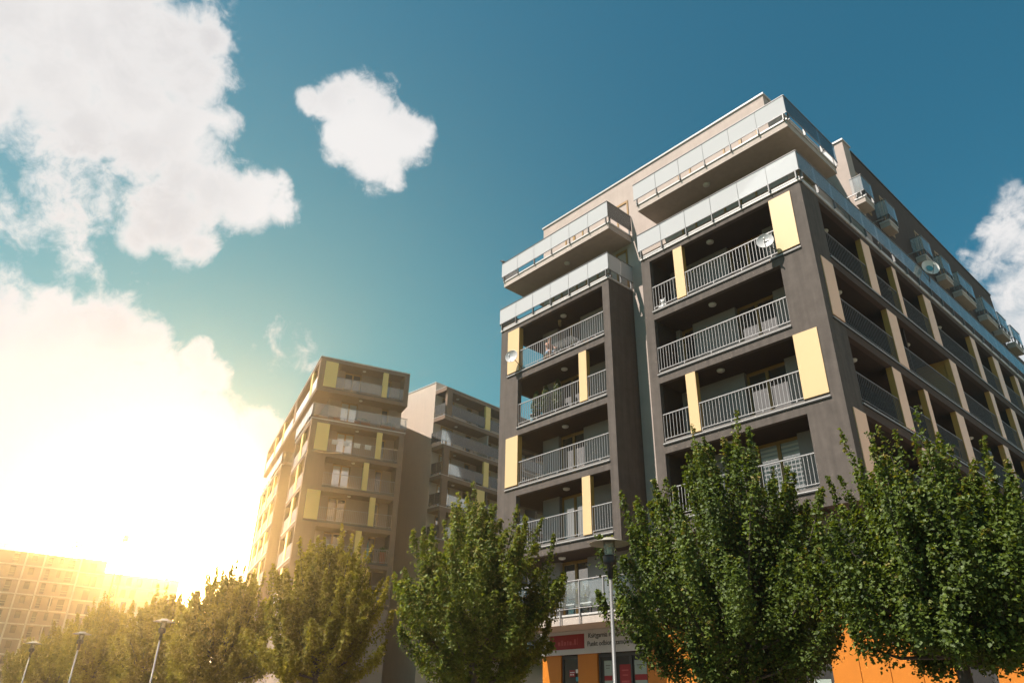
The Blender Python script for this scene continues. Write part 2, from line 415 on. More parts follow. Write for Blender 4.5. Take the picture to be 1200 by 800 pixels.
def bar_railing(w, h, m, step=0.135):
    k = ('bars', round(w, 2), round(h, 2), m.name, step)
    if k not in CACHE:
        b = MB()
        b.box(0, w, -0.022, 0.022, h-0.04, h)
        b.box(0, w, -0.015, 0.015, 0.0, 0.03)
        n = max(2, int(w/step)); st = w/n
        for i in range(n+1):
            x = min(max(i*st, 0.012), w-0.012)
            b.box(x-0.0085, x+0.0085, -0.009, 0.009, 0.03, h-0.04)
        for i in range(0, n+1, 9):
            x = min(max(i*st, 0.02), w-0.02)
            b.box(x-0.02, x+0.02, -0.018, 0.03, -0.07, 0.0)
        CACHE[k] = b.mesh('bar_railing', m)
    return CACHE[k]

def glass_railing(F, u0, u1, d, ztop, gh=0.86, drop=0.42, step=1.36, gm=None, sm=None, wall_end=None):
    """posts outside, slim handrail and one pane per bay"""
    gm = gm or M['glass']; sm = sm or M['postmetal']
    w = u1-u0; n = max(1, round(w/step)); st = w/n
    b = MB()
    b.box(0, w, -0.025, 0.025, -0.03, 0.0)
    b.box(0, w, -0.014, 0.014, -gh-0.06, -gh-0.03)
    for i in range(n+1):
        x = min(max(i*st, 0.16), w-0.16)
        b.box(x-0.014, x+0.014, 0.012, 0.05, -gh-0.10, -0.03)
        b.box(x-0.022, x+0.022, -0.02, 0.06, -gh-drop, -gh-0.02)
    k = ('gr', round(w, 2), round(gh, 2), round(drop, 2), n, sm.name)
    if k not in CACHE: CACHE[k] = b.mesh('glass_railing', sm)
    r = F.put('glass_railing', CACHE[k], u0, d, ztop)
    for i in range(n):
        link('glass_pane', cbox('glass_pane', gm, st-0.02, 0.012, gh-0.005), r, (i*st+0.01, -0.006, -gh-0.028))
    return r

def door(F, u0, u1, d, z0, z1, n=1, pane='window', name='balcony_door', curtain=False, blind=False, frame=None):
    w = u1-u0; h = z1-z0; fw = 0.085
    k = ('door', round(w, 2), round(h, 2), n, (frame or M['wood']).name)
    if k not in CACHE:
        b = MB()
        b.box(0, fw, 0, 0.09, 0, h); b.box(w-fw, w, 0, 0.09, 0, h)
        b.box(fw, w-fw, 0, 0.09, h-fw*1.4, h); b.box(fw, w-fw, 0, 0.09, 0, fw)
        for i in range(1, n):
            x = w*i/n; b.box(x-fw*0.75, x+fw*0.75, -0.012, 0.09, fw, h-fw*1.4)
        CACHE[k] = b.mesh(name, frame or M['wood'])
    o = F.put(name, CACHE[k], u0, d, z0)
    for i in range(n):
        xa = fw if i == 0 else w*i/n+fw*0.75
        xb = w-fw if i == n-1 else w*(i+1)/n-fw*0.75
        link('pane', cbox('pane', M[pane], xb-xa, 0.02, h-fw*2.4), o, (xa, 0.045, fw))
        if blind:
            b = MB(); zz = h-fw*1.4-0.1
            while zz > 0.25: b.box(0, xb-xa-0.02, 0, 0.012, zz-0.075, zz); zz -= 0.155
            kk = ('blind', round(xb-xa, 2), round(h, 2))
            if kk not in CACHE: CACHE[kk] = b.mesh('blind', M['blind'])
            link('blind', CACHE[kk], o, (xa+0.01, 0.028, 0))
    return o

def ceiling_lamp(F, u, d, z):
    if 'clamp' not in CACHE:
        b = MB()
        b.lathe([(0.0, -0.09), (0.10, -0.085), (0.145, -0.06), (0.155, -0.03), (0.155, 0.0)], 14)
        CACHE['clamp'] = b.mesh('ceiling_lamp', M['lampwhite'], True)
    return F.put('ceiling_lamp', CACHE['clamp'], u, d, z)

def segments(a, b, cols):
    out = []; cur = a
    for c0, c1 in sorted(cols):
        if c0-cur > 0.15: out.append((cur, c0))
        cur = max(cur, c1)
    if b-cur > 0.15: out.append((cur, b))
    return out

def loggia_front(F, o0, o1, zc, panels=(), columns=(), rail='bars', railm=None, ledge_to=None, pm='yellow', pside='ochre', depth=0.23, fins=(), step=0.135):
    """railing, kerb, drip flashing, proud panels and slim clad columns of one storey's opening"""
    occ = list(panels)+list(columns)
    lo = min([o0]+[p[0] for p in panels])-0.02; hi = max([o1]+[p[1] for p in panels])+0.02
    F.box('kerb', M['curb'], o0, o1, 0.05, 0.17, zc-2.51, zc-2.395)
    F.box('drip_flashing', M['flash'], lo, hi, -0.05, 0.16, zc-2.535, zc-2.51)
    F.box('drip_edge', M['darkmetal'], lo, hi, -0.045, 0.05, zc-2.575, zc-2.535)
    for a, b in segments(o0, o1, occ):
        if rail == 'bars':
            F.put('bar_railing', bar_railing(b-a-0.02, 1.02, railm or M['steel'], step), a+0.01, 0.06, zc-2.32)
        elif rail == 'glass':
            o = glass_railing(F, a+0.01, b-0.01, 0.06, zc-1.3, gh=0.95, drop=0.12, step=1.3, gm=M['clearglass'])
    for a, b in panels:
        F.box('cladding_panel', M[pm], a, b, -0.035, -0.003, zc-2.40, zc-0.01)
    for a, b in columns:
        F.box('cladding_column', M[pm], a, b, 0.0, 0.02, zc-2.40, zc-0.003)
        F.box('column_return', M[pside], a+0.004, b-0.004, 0.02, depth, zc-2.40, zc-0.004)
    for u, dd in fins:
        F.box('partition_fin', M[pside], u, u+0.12, 0.25, dd, zc-2.45, zc-0.004)

# ================================================================== ground and street
struct(MB().box(-420, 420, -420, 420, -0.4, 0.0).build('ground', M['earth']))
struct(MB().box(-420, 420, -9.4, 1.72, 0.0, 0.13).build('pavement', M['paving']))
struct(MB().box(-420, 420, -17.5, -9.56, 0.0, 0.006).build('road', M['asphalt']))
struct(MB().box(-420, 420, -9.555, -9.405, 0.0, 0.14).build('kerb', M['concrete']))
mk = MB()
for i in range(-40, 40): mk.box(i*9.0, i*9.0+3.0, -13.6, -13.45, 0.006, 0.010)
struct(mk.build('road_marking', M['white']))
struct(MB().box(-420, 420, -24.5, -17.56, 0.0, 0.13).build('pavement', M['paving']))

# ================================================================== the near apartment building
ZC = [19.39-2.9*k for k in range(5)]
bld = thing('apartment_building', 'large dark grey apartment block with yellow panels and orange shop floor, nearest the camera', 'apartment building')
FF = Face(bld, 0, 0, 0)                 # front
FS = Face(bld, 0, 0, R(90))             # long side (u runs along +y, outwards is +x)
FL = Face(bld, -16.69, 6.0, R(-90))     # left end of the left tower (u runs along -y)

# light upper block with the wall behind the recess
core = MB()
core.box(-15.3, -1.5, 1.73, 31.0, 5.0, 22.62)
core.box(-15.3, -1.5, 1.73, 27.0, 22.62, 26.36)
core.box(-1.5, -0.45, 7.0, 7.75, 19.84, 26.36)
core.build('upper_wall', M['light'], bld)
sidew = MB()
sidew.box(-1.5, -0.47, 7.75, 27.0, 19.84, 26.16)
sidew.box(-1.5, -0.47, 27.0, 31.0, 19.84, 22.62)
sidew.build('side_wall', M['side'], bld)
cop = MB()
cop.box(-15.36, -1.44, 1.67, 27.05, 26.36, 26.45)
cop.box(-1.44, -0.39, 6.94, 7.80, 26.36, 26.45)
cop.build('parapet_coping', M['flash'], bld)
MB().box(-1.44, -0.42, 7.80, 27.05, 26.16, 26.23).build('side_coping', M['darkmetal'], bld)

# tower shells
rt = MB()                                # right tower: piers and spandrels
rt.box(-7.47, -7.02, 0, 1.73, 7.79, 19.62)
rt.box(-1.30, 0, 0, 1.35, 7.79, 19.62)
for z in ZC: rt.box(-7.02, -1.30, 0, 0.2, z if z > 8 else 7.62, z+0.325)
rt.box(-7.47, -7.02, 0, 1.73, 7.62, 7.79); rt.box(-1.30, 0, 0, 1.35, 7.62, 7.79)
rt.build('right_tower_wall', M['dark'], bld)
lt = MB()                                # left tower
lt.box(-16.69, -15.38, 0, 0.25, 7.79, 19.62)
lt.box(-9.75, -9.35, 0, 1.73, 7.79, 19.62)
for z in ZC: lt.box(-15.38, -9.75, 0, 0.2, z, z+0.325)
for z in ZC: lt.box(-16.69, -16.5, 0.25, 6.0, z, z+0.325)
lt.build('left_tower_wall', M['dark'], bld)
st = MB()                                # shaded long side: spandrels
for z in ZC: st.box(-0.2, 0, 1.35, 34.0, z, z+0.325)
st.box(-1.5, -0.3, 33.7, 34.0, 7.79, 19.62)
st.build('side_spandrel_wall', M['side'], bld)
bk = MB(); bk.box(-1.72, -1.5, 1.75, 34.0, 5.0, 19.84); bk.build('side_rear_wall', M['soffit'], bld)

for k, z in enumerate(ZC):
    # slabs: ceiling of one loggia, floor of the next
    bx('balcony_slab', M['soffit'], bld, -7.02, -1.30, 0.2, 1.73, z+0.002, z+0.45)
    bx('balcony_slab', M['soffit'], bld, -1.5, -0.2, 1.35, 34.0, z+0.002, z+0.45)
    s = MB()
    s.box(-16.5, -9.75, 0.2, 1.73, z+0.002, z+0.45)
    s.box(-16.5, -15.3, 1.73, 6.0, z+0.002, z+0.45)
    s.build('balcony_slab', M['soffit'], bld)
    if k == 4: continue
    zf = z-2.45
    # grey back walls of the loggias, stepped round the doors
    for a, b in ((-7.02, -6.80), (-6.15, -4.13), (-2.46, -1.30)):
        bx('loggia_wall', M['inner'], bld, a, b, 1.45, 1.73, zf, z+0.002)
    for a, b in ((-15.10, -14.05), (-12.45, -9.75)):
        bx('loggia_wall', M['inner'], bld, a, b, 1.45, 1.73, zf, z+0.002)
    bx('loggia_side_wall', M['soffit'], bld, -7.02, -6.99, 0.2, 1.45, zf, z+0.002)
    door(FF, -6.80, -6.15, 1.63, zf, z-0.02, 1, 'darkwindow')
    door(FF, -4.13, -2.46, 1.63, zf, z-0.02, 2, 'palewindow' if k == 3 else ('window' if k else 'darkwindow'), blind=(k == 3))
    door(FF, -14.05, -12.45, 1.63, zf, z-0.02, 2, 'window' if k < 3 else 'palewindow')
    ceiling_lamp(FF, -4.6 if k else -4.35, 0.62, z); ceiling_lamp(FF, -12.9, 0.72, z)
    even = k % 2 == 0
    # right tower front
    loggia_front(FF, -7.02, -1.30, z, panels=[(-1.30, -0.43)] if even else [], columns=[(-5.79, -5.35)] if even else [])
    # left tower front
    if even: loggia_front(FF, -15.38, -9.75, z, panels=[(-16.14, -15.30)])
    else: loggia_front(FF, -15.38, -9.75, z, columns=[(-11.32, -10.86)])
    if even: bx('panel_return', M['ochre'], bld, -15.376, -15.30, 0.0, 0.25, z-2.40, z-0.004)
    # open left end of the left tower
    FL.put('bar_railing', bar_railing(5.6, 1.02, M['steel']), 0.1, 0.07, z-2.32)
    FL.box('kerb', M['curb'], 0.0, 5.75, 0.05, 0.17, z-2.51, z-2.395)
    # long side
    if even:
        cols = [(4.86, 5.65), (7.80, 8.20), (11.15, 12.05), (17.05, 17.75), (20.35, 21.25), (23.87, 24.54), (29.0, 29.7)]
        loggia_front(FS, 1.35, 33.7, z, columns=cols, pm='tan', railm=M['shaderail'], step=0.145)
    else:
        cols = [(5.86, 6.78), (12.36, 13.17), (17.54, 18.14), (20.66, 21.39), (25.3, 26.1), (30.0, 30.8)]
        loggia_front(FS, 1.35, 33.7, z, panels=[(0.43, 1.31)], columns=cols, fins=[(12.40, 1.45)], pm='tan', railm=M['shaderail'], step=0.145)
    for y in (3.3, 9.6, 15.0): ceiling_lamp(FS, y, 0.75, z)
    for y in (8.0, 20.9, 27.5):
        if not even: bx('partition_wall', M['soffit'], bld, -1.5, -0.25, y, y+0.15, zf, z)
    for y0 in (3.0, 9.4, 14.6, 18.8): door(FS, y0, y0+1.5, 1.44, zf, z-0.2, 2, 'darkwindow')
# first floor of the towers
for a, b in ((-15.10, -14.05), (-12.45, -7.47), (-7.47, -4.13), (-2.46, -0.4)):
    bx('loggia_wall', M['inner'], bld, a, b, 1.45, 1.73, 5.36, 7.79)
door(FF, -14.05, -12.45, 1.60, 5.36, 7.77, 2, 'window', blind=False)
door(FF, -4.13, -2.46, 1.60, 5.36, 7.77, 2, 'window')
ceiling_lamp(FF, -13.3, 0.8, 7.79)

# lower terraces (top of the towers): flashing, deck edge, glass
def terrace_edge(F, u0, u1):
    F.box('terrace_flashing', M['flash'], u0, u1, -0.05, 0.2, 19.62, 19.70)
    F.box('terrace_seam', M['darkmetal'], u0, u1, -0.03, 0.2, 19.70, 19.735)
    F.box('terrace_upstand', M['flash'], u0+0.01, u1-0.01, -0.04, 0.2, 19.735, 19.80)
    F.box('terrace_deck_edge', M['deck'], u0+0.05, u1-0.05, 0.06, 0.3, 19.845, 19.95)
terrace_edge(FF, -7.47, 0.05)
glass_railing(FF, -7.50, 0.12, -0.12, 20.95, drop=0.40)
terrace_edge(FF, -16.72, -9.32)
glass_railing(FF, -16.72, -9.22, -0.12, 20.95, drop=0.40)
terrace_edge(FS, 0.06, 34.0)
glass_railing(FS, -0.10, 34.0, -0.12, 20.95, drop=0.40, gm=M['midglass'])
FLr = Face(bld, -16.69, 1.73, R(-90))
glass_railing(FL, 1.0, 6.1, -0.06, 20.95, drop=0.40)
FR = Face(bld, -9.35, 0, R(90))          # inner return of the left tower
FR.box('terrace_flashing', M['flash'], 0.2, 1.70, -0.05, 0.2, 19.62, 19.70)
glass_railing(FR, -0.10, 1.70, -0.10, 20.95, drop=0.42, step=0.9)

# upper balconies
def upper_balcony(x0, x1, y1):
    b = MB(); b.box(x0, x1, 0.02, y1, 22.36, 22.66)
    b.build('upper_balcony_slab', M['slab'], bld)
    bx('balcony_flashing', M['flash'], bld, x0-0.03, x1+0.03, -0.02, y1, 22.66, 22.74)
upper_balcony(-7.45, -1.5, 1.73)
bx('upper_balcony_slab', M['slab'], bld, -1.5, -0.02, 0.02, 4.1, 22.36, 22.66)
bx('balcony_flashing', M['flash'], bld, -1.47, 0.02, -0.02, 4.12, 22.66, 22.74)
bx('side_terrace_wall', M['light'], bld, -1.5, -1.1, 1.73, 7.0, 19.84, 22.36)
glass_railing(FF, -7.55, 0.08, -0.08, 23.86, drop=0.34)
glass_railing(FS, -0.08, 4.15, -0.08, 23.86, drop=0.34, gm=M['clearglass'])
FRu = Face(bld, -1.5, 4.15, R(180))
glass_railing(FRu, -1.58, -0.4, -0.03, 23.86, drop=0.34)
bx('upper_balcony_slab', M['slab'], bld, -16.62, -9.2, 0.02, 1.73, 22.36, 22.66)
bx('balcony_flashing', M['flash'], bld, -16.65, -9.17, -0.02, 1.73, 22.66, 22.74)
bx('upper_balcony_slab', M['slab'], bld, -16.62, -15.3, 1.73, 4.0, 22.36, 22.66)
glass_railing(FF, -16.72, -9.12, -0.08, 23.88, drop=0.34)
FRl = Face(bld, -9.2, 0, R(90))
glass_railing(FRl, -0.08, 1.70, -0.06, 23.88, drop=0.34, step=1.8, gm=M['clearglass'])
FLu = Face(bld, -16.62, 4.0, R(-90))
glass_railing(FLu, 0.0, 4.08, -0.06, 23.88, drop=0.34)
ceiling_lamp(FF, -12.6, 0.75, 22.36); ceiling_lamp(FF, -4.2, 0.7, 22.36)
# doors of the two top storeys
for z0, ds in ((22.72, [(-13.6, -12.3, 2, 'palewindow'), (-10.0, -9.25, 1, 'palewindow'), (-6.2, -5.5, 1, 'palewindow'), (-3.75, -2.0, 2, 'palewindow')]),
               (19.86, [(-14.6, -13.9, 1, 'window'), (-12.9, -11.4, 2, 'palewindow'), (-10.2, -9.5, 1, 'darkwindow'), (-6.3, -5.5, 1, 'window'), (-4.1, -2.5, 2, 'window')])):
    for a, b, n, pn in ds: door(FF, a, b, 1.69, z0, z0+2.25, n, pn)
# small balconies along the side of the top storey
FSu = Face(bld, -0.46, 0, R(90))
for y0, y1 in ((6.75, 7.65), (9.30, 10.20), (13.45, 14.40), (16.0, 17.05), (18.3, 20.4), (22.1, 23.95), (24.65, 26.05), (27.0, 28.6)):
    bx('side_balcony_slab', M['slab'], bld, -0.45, 0.0, y0, y1, 22.36, 22.62)
    bx('side_balcony_flashing', M['flash'], bld, -0.45, 0.03, y0-0.03, y1+0.03, 22.62, 22.69)
    glass_railing(FS, y0-0.1, y1+0.1, -0.05, 23.8, gh=0.82, drop=0.30, step=0.95, gm=M['midglass'])
    fe = Face(bld, -0.47, y0, 0)
    glass_railing(fe, 0.0, 0.54, -0.06, 23.8, gh=0.82, drop=0.26, step=0.9, gm=M['midglass'])
    if y1 < 25: door(FSu, y1+0.12, y1+0.92, -0.01, 22.72, 24.95, 1, 'darkwindow')
# lean brackets between the side balconies and the terrace glass
wr = MB()
for y in (5.9, 8.5, 12.3): wr.box(-1.4, 0.0, y-0.02, y+0.02, 22.30, 22.34)
wr.build('screen_rail', M['steel'], bld)

# first-floor balcony of the left tower with its rounded glass corner
sl = MB()
prof = [(-15.4, 0.0)]+[(-10.0+0.6*math.sin(a), 0.6-0.6*math.cos(a)) for a in [R(10*i) for i in range(10)]]+[(-9.4, 1.73), (-15.4, 1.73)]
def prism(prof, z0, z1):
    b = MB(); n = len(prof)
    b.v = [(x, y, z0) for x, y in prof]+[(x, y, z1) for x, y in prof]
    b.f = [tuple(reversed(range(n))), tuple(range(n, 2*n))]+[(i, (i+1) % n, (i+1) % n+n, i+n) for i in range(n)]
    return b
prism(prof, 4.97, 5.27).build('first_floor_balcony_slab', M['slab'], bld)
prism([(x-0.0, y-0.03 if y < 1.7 else y) for x, y in prof], 5.272, 5.34).build('balcony_flashing', M['flash'], bld)
rr = MB()
path = [(-15.4, -0.08)]+[(-10.0+0.68*math.sin(a), 0.6-0.68*math.cos(a)) for a in [R(10*i) for i in range(10)]]+[(-9.32, 1.70)]
rr.tube([(x, y, 6.57) for x, y in path], 0.028, 8)
rr.tube([(x, y, 5.53) for x, y in path], 0.018, 6)
for x, y in [(-14.0, -0.08), (-12.6, -0.08), (-11.55, -0.08), (-10.3, -0.08), (-9.32, 0.75), (-9.32, 1.5)]:
    rr.box(x-0.022, x+0.022, y-0.022, y+0.022, 4.95, 6.56)
r1 = rr.build('glass_railing', M['steel'], bld)
gp = MB(); n0 = 0
for i in range(len(path)-1):
    (xa, ya), (xb, yb) = path[i], path[i+1]
    gp.v += [(xa, ya+0.02, 5.58), (xb, yb+0.02, 5.58), (xb, yb+0.02, 6.53), (xa, ya+0.02, 6.53)]
    gp.f.append((n0, n0+1, n0+2, n0+3)); n0 += 4
gpo = gp.build('glass_pane', M['clearglass'], r1)
sm_ = gpo.modifiers.new('thickness', 'SOLIDIFY'); sm_.thickness = 0.01

# orange shop floor
ztop = 5.0
def gwall(name, m, x0, x1, z0=0.13, z1=4.97, y0=1.73, y1=1.95): return bx(name, m, bld, x0, x1, y0, y1, z0, z1)
gwall('orange_panel', M['orange'], -15.43, -14.36)
gwall('orange_panel', M['orange'], -13.38, -12.34)
x = -9.86
for w_ in (1.24, 1.24, 1.24, 1.24):
    gwall('orange_panel', M['orange'], x, x+w_-0.02); x += w_
x = -2.74
while x < 0.7:
    gwall('orange_panel', M['orange'], x, x+0.855); x += 0.875
x = 1.74
while x < 11:
    gwall('orange_panel', M['orange'], x, x+0.855); x += 0.875
gb = MB(); gb.box(-15.43, 11.0, 1.97, 20.0, 0.13, 4.99); gb.build('ground_floor_wall', M['soffit'], bld)
for a, b in ((-14.36, -13.38), (-12.34, -9.86), (-4.88, -2.74), (0.76, 1.74)):
    dn = 1 if b-a < 1.1 else (2 if b-a < 2.2 else 3)
    door(FF, a+0.02, b-0.02, 1.80, 0.14, 4.05 if a < -5 else 4.6, dn, 'darkwindow', name='shop_window', frame=M['darkmetal'])
for a, b in ((-4.88, -2.74), (0.76, 1.74)): gwall('orange_panel', M['orange'], a, b, 4.62, 4.97)
# podium over the right part
bx('podium_wall', M['inner'], bld, -9.30, 11.0, 1.74, 1.96, 4.99, 5.34)
bx('podium_roof', M['slab'], bld, -1.45, 11.0, 1.96, 20.0, 5.0, 5.33)
bx('podium_coping', M['flash'], bld, -9.30, 11.03, 1.68, 1.98, 5.34, 5.40)
pr_ = MB()
pr_.box(0.3, 11.0, 1.70, 1.75, 6.54, 6.60)
for i in range(9): pr_.box(0.5+i*1.3, 0.54+i*1.3, 1.705, 1.745, 5.40, 6.54)
pr_.box(0.3, 11.0, 1.715, 1.735, 5.62, 5.65)
pr_.build('podium_railing', M['white'], bld)

# ------------------------------------------------------------------ shop sign and posters
def text_mesh(body, size, m, sx=1.0, name='lettering'):
    cu = bpy.data.curves.new(name, 'FONT'); cu.body = body; cu.size = size; cu.extrude = 0.004
    o = bpy.data.objects.new(name, cu); col.objects.link(o)
    dg = bpy.context.evaluated_depsgraph_get()
    me = bpy.data.meshes.new_from_object(o.evaluated_get(dg))
    bpy.data.objects.remove(o); bpy.data.curves.remove(cu)
    me.transform(Matrix.Rotation(R(90), 4, 'X') @ Matrix.Diagonal((sx, 1, 1, 1)))
    me.materials.clear(); me.materials.append(m)
    return me
sg = thing('shop_sign', 'long pale shop sign with red field and black lettering above the shop windows', 'shop sign', (-15.44, 1.62, 4.07))
MB().box(0, 3.0, 0, 0.10, 0, 0.89).build('sign_board', M['sign'], sg)
MB().box(3.006, 5.6, 0, 0.10, 0, 0.89).build('sign_board', M['sign'], sg)
MB().box(0.55, 2.54, -0.006, 0, 0.20, 0.76).build('red_field', M['red'], sg)
bl = MB()
xx = 1.05
for w_, h_ in ((0.16, 0.14), (0.12, 0.20), (0.14, 0.14), (0.10, 0.16), (0.15, 0.14), (0.05, 0.07), (0.13, 0.22), (0.04, 0.26)):
    bl.box(xx, xx+w_*0.8, -0.010, -0.006, 0.36, 0.36+h_); xx += w_+0.035
bl.build('faded_print', M['pinkprint'], sg)
struct(link('lettering', text_mesh('Księgarnia internetowa', 0.27, M['ink'], 0.90), sg, (2.76, -0.006, 0.575)), 'stuff')
struct(link('lettering', text_mesh('Punkt odbioru zamówień', 0.27, M['ink'], 0.90), sg, (2.70, -0.006, 0.265)), 'stuff')
def poster(x0, x1, z0, z1, m, label, bands=(), y=1.78):
    t = thing('poster', label, 'poster', (x0, y, z0))
    MB().box(0, x1-x0, 0, 0.006, 0, z1-z0).build('sheet', m, t)
    for a, b, c, d_, mm in bands:
        MB().box(a*(x1-x0), b*(x1-x0), -0.003, 0, c*(z1-z0), d_*(z1-z0)).build('print', mm, t)
    return t
poster(-12.02, -11.62, 2.2, 3.78, M['paper'], 'pale green poster behind the lamp post in the shop window, left of the red one',
       [(0.0, 1.0, 0.55, 0.66, M['red']), (0.2, 0.8, 0.88, 0.90, M['curb']), (0.25, 0.7, 0.82, 0.835, M['curb'])])
poster(-11.24, -10.70, 2.2, 3.62, M['red'], 'dark red poster in the middle of the shop window',
       [(0.2, 0.8, 0.84, 0.87, M['pinkprint']), (0.25, 0.75, 0.72, 0.75, M['pinkprint']), (0.15, 0.85, 0.55, 0.60, M['pinkprint'])])
poster(-10.50, -9.92, 2.2, 3.75, M['paper'], 'pale green poster with a red band, right end of the shop window',
       [(0.0, 1.0, 0.55, 0.68, M['red']), (0.2, 0.8, 0.88, 0.90, M['curb']), (0.35, 0.65, 0.81, 0.83, M['curb']), (0.3, 0.7, 0.40, 0.45, M['curb'])])
poster(-13.92, -13.60, 3.24, 3.50, M['red'], 'small red notice on the dark shop door',
       [(0.1, 0.9, 0.60, 0.72, M['white']), (0.15, 0.4, 0.25, 0.42, M['white']), (0.55, 0.8, 0.25, 0.42, M['white'])])
poster(-13.56, -13.44, 3.38, 3.52, M['white'], 'small white sticker above the blue one on the shop door frame')
poster(-13.56, -13.42, 3.08, 3.24, M['blue'], 'small blue sticker low on the shop door frame')
poster(-3.42, -2.86, 2.3, 2.92, M['paper'], 'pale poster in the dark window under the second tree')
poster(1.08, 1.42, 3.18, 3.40, M['white'], 'white notice in the dark doorway between the orange walls', [(0.1, 0.9, 0.0, 0.3, mat('lilac_print', (0.342, 0.228, 0.38)))])

# ------------------------------------------------------------------ satellite dishes
def dish(loc, aim, dia, label, m, foot, disc=None, plate=False):
    t = thing('satellite_dish', label, 'satellite dish', loc, group=None)
    z = Vector(aim).normalized()
    rot = z.to_track_quat('Z', 'Y').to_euler()
    r = dia/2
    prof = [(max(0.001, r*i/9), 0.16*dia*(i/9)**2) for i in range(10)]
    prof += [(r*1.02, 0.16*dia+0.006), (r*1.02, 0.16*dia-0.012)]+[(max(0.001, r*i/9), 0.16*dia*(i/9)**2-0.015) for i in range(8, -1, -1)]
    ref = MB().lathe(prof, 28).build('reflector', m, t, rot=rot, smooth=True)
    if disc:
        MB().lathe([(0.001, 0.012), (r*0.22, 0.026), (r*0.40, 0.052)], 20).build('emblem', disc, ref, smooth=True)
    if plate:
        MB().box(-0.06, 0.16, 0.02, 0.10, 0.03, 0.036).build('plate', M['sign'], ref)
    q = Matrix.LocRotScale(None, z.to_track_quat('Z', 'Y'), None)
    down = Vector((0, 0, -1)) - z*z.dot(Vector((0, 0, -1))); down.normalize()
    rim = down*r*0.98+z*0.15*dia
    foc = z*0.52*dia+down*0.08
    arm = MB().tube([rim, foc], 0.012, 6).build('feed_arm', M['black'], t)
    MB().tube([foc+z*0.05, foc-z*0.07], [0.03, 0.024], 8).build('receiver', M['lampwhite'], t)
    f = Vector(foot)-Vector(loc)
    MB().tube([-z*0.02, -z*0.10, f+Vector((0, 0, 0.12)), f], 0.018, 6).build('mast', M['darkmetal'], t)
    return t
dish((-15.42, -0.36, 17.62), (0.36, -0.93, 0.10), 0.66, 'grey satellite dish in front of the yellow panel at the top left loggia', M['dish'], (-15.1, 0.0, 16.93))
dish((-1.52, -0.38, 17.42), (0.34, -0.93, 0.12), 0.62, 'grey satellite dish with a pale plate by the large yellow panel near the corner', M['dish'], (-1.25, 0.02, 16.93), plate=True)
dish((0.33, 12.1, 21.05), (0.80, -0.75, 0.10), 0.80, 'white satellite dish with a blue emblem above the long glass terrace railing', M['dishwhite'], (0.02, 12.6, 20.0), disc=M['blue'])
db = thing('junction_box', 'dark box fixed to the side railing low behind the trees', 'box', (0.02, 13.3, 12.0))
MB().box(-0.0, 0.22, 0.0, 0.42, 0, 0.36).build('case', M['black'], db); MB().tube([(0.1, 0.2, 0.36), (0.1, 0.2, 0.5)], 0.02).build('stem', M['darkmetal'], db)

# ------------------------------------------------------------------ bird on the top railing
bd = MB()
def blob(pts, radii, n=10):
    return MB().tube(pts, radii, n)
b_ = tag(blob([(-0.24, 0, -0.03), (-0.16, 0, 0.0), (-0.08, 0, 0.03), (0.0, 0, 0.07), (0.06, 0, 0.12), (0.09, 0, 0.16), (0.13, 0, 0.17), (0.16, 0, 0.165), (0.20, 0, 0.155)],
         [0.008, 0.022, 0.05, 0.065, 0.055, 0.038, 0.034, 0.016, 0.003]).build('bird', M['feather'], None, (-16.66, -0.08, 23.93), R(200), True),
         'small black bird perched on the corner of the top left glass railing', 'bird')
MB().tube([(0.0, 0.02, 0.02), (0.01, 0.02, -0.05)], 0.006).build('leg', M['feather'], b_)
MB().tube([(0.0, -0.02, 0.02), (0.01, -0.02, -0.05)], 0.006).build('leg', M['feather'], b_)
MB().tube([(-0.2, 0.03, 0.0), (-0.05, 0.06, 0.05), (0.04, 0.045, 0.09)], [0.004, 0.02, 0.01]).build('wing', M['feather'], b_, smooth=True)
MB().tube([(-0.2, -0.03, 0.0), (-0.05, -0.06, 0.05), (0.04, -0.045, 0.09)], [0.004, 0.02, 0.01]).build('wing', M['feather'], b_, smooth=True)

# ------------------------------------------------------------------ leaves and trees
def leaf_mesh(name, pts, nrm, size, m, tint, rng):
    """kite-shaped folded leaves at pts"""
    n = len(pts)
    nrm = nrm/np.maximum(np.linalg.norm(nrm, axis=1, keepdims=True), 1e-6)
    a = rng.normal(size=(n, 3)); a[:, 2] -= 0.5
    a -= nrm*np.sum(a*nrm, axis=1, keepdims=True)
    a /= np.maximum(np.linalg.norm(a, axis=1, keepdims=True), 1e-6)
    b = np.cross(nrm, a)
    L = (size*rng.uniform(0.65, 1.3, n))[:, None]
    base = pts-a*L*0.45
    tipv = pts+a*L*0.55-nrm*L*0.10
    l = pts+b*L*0.42-a*L*0.08+nrm*L*0.10
    r = pts-b*L*0.42-a*L*0.08+nrm*L*0.10
    co = np.stack([base, r, tipv, l], axis=1).reshape(-1, 3).astype(np.float32)
    i = np.arange(n)*4
    loops = np.stack([i, i+1, i+2, i, i+2, i+3], axis=1).reshape(-1).astype(np.int32)
    me = bpy.data.meshes.new(name)
    me.vertices.add(4*n); me.loops.add(6*n); me.polygons.add(2*n)
    me.vertices.foreach_set('co', co.ravel())
    me.loops.foreach_set('vertex_index', loops)
    me.polygons.foreach_set('loop_start', (np.arange(2*n)*3).astype(np.int32))
    at = me.attributes.new('tint', 'FLOAT', 'FACE')
    at.data.foreach_set('value', np.repeat(np.clip(tint, 0, 1), 2).astype(np.float32))
    me.materials.append(m)
    me.update()
    return me

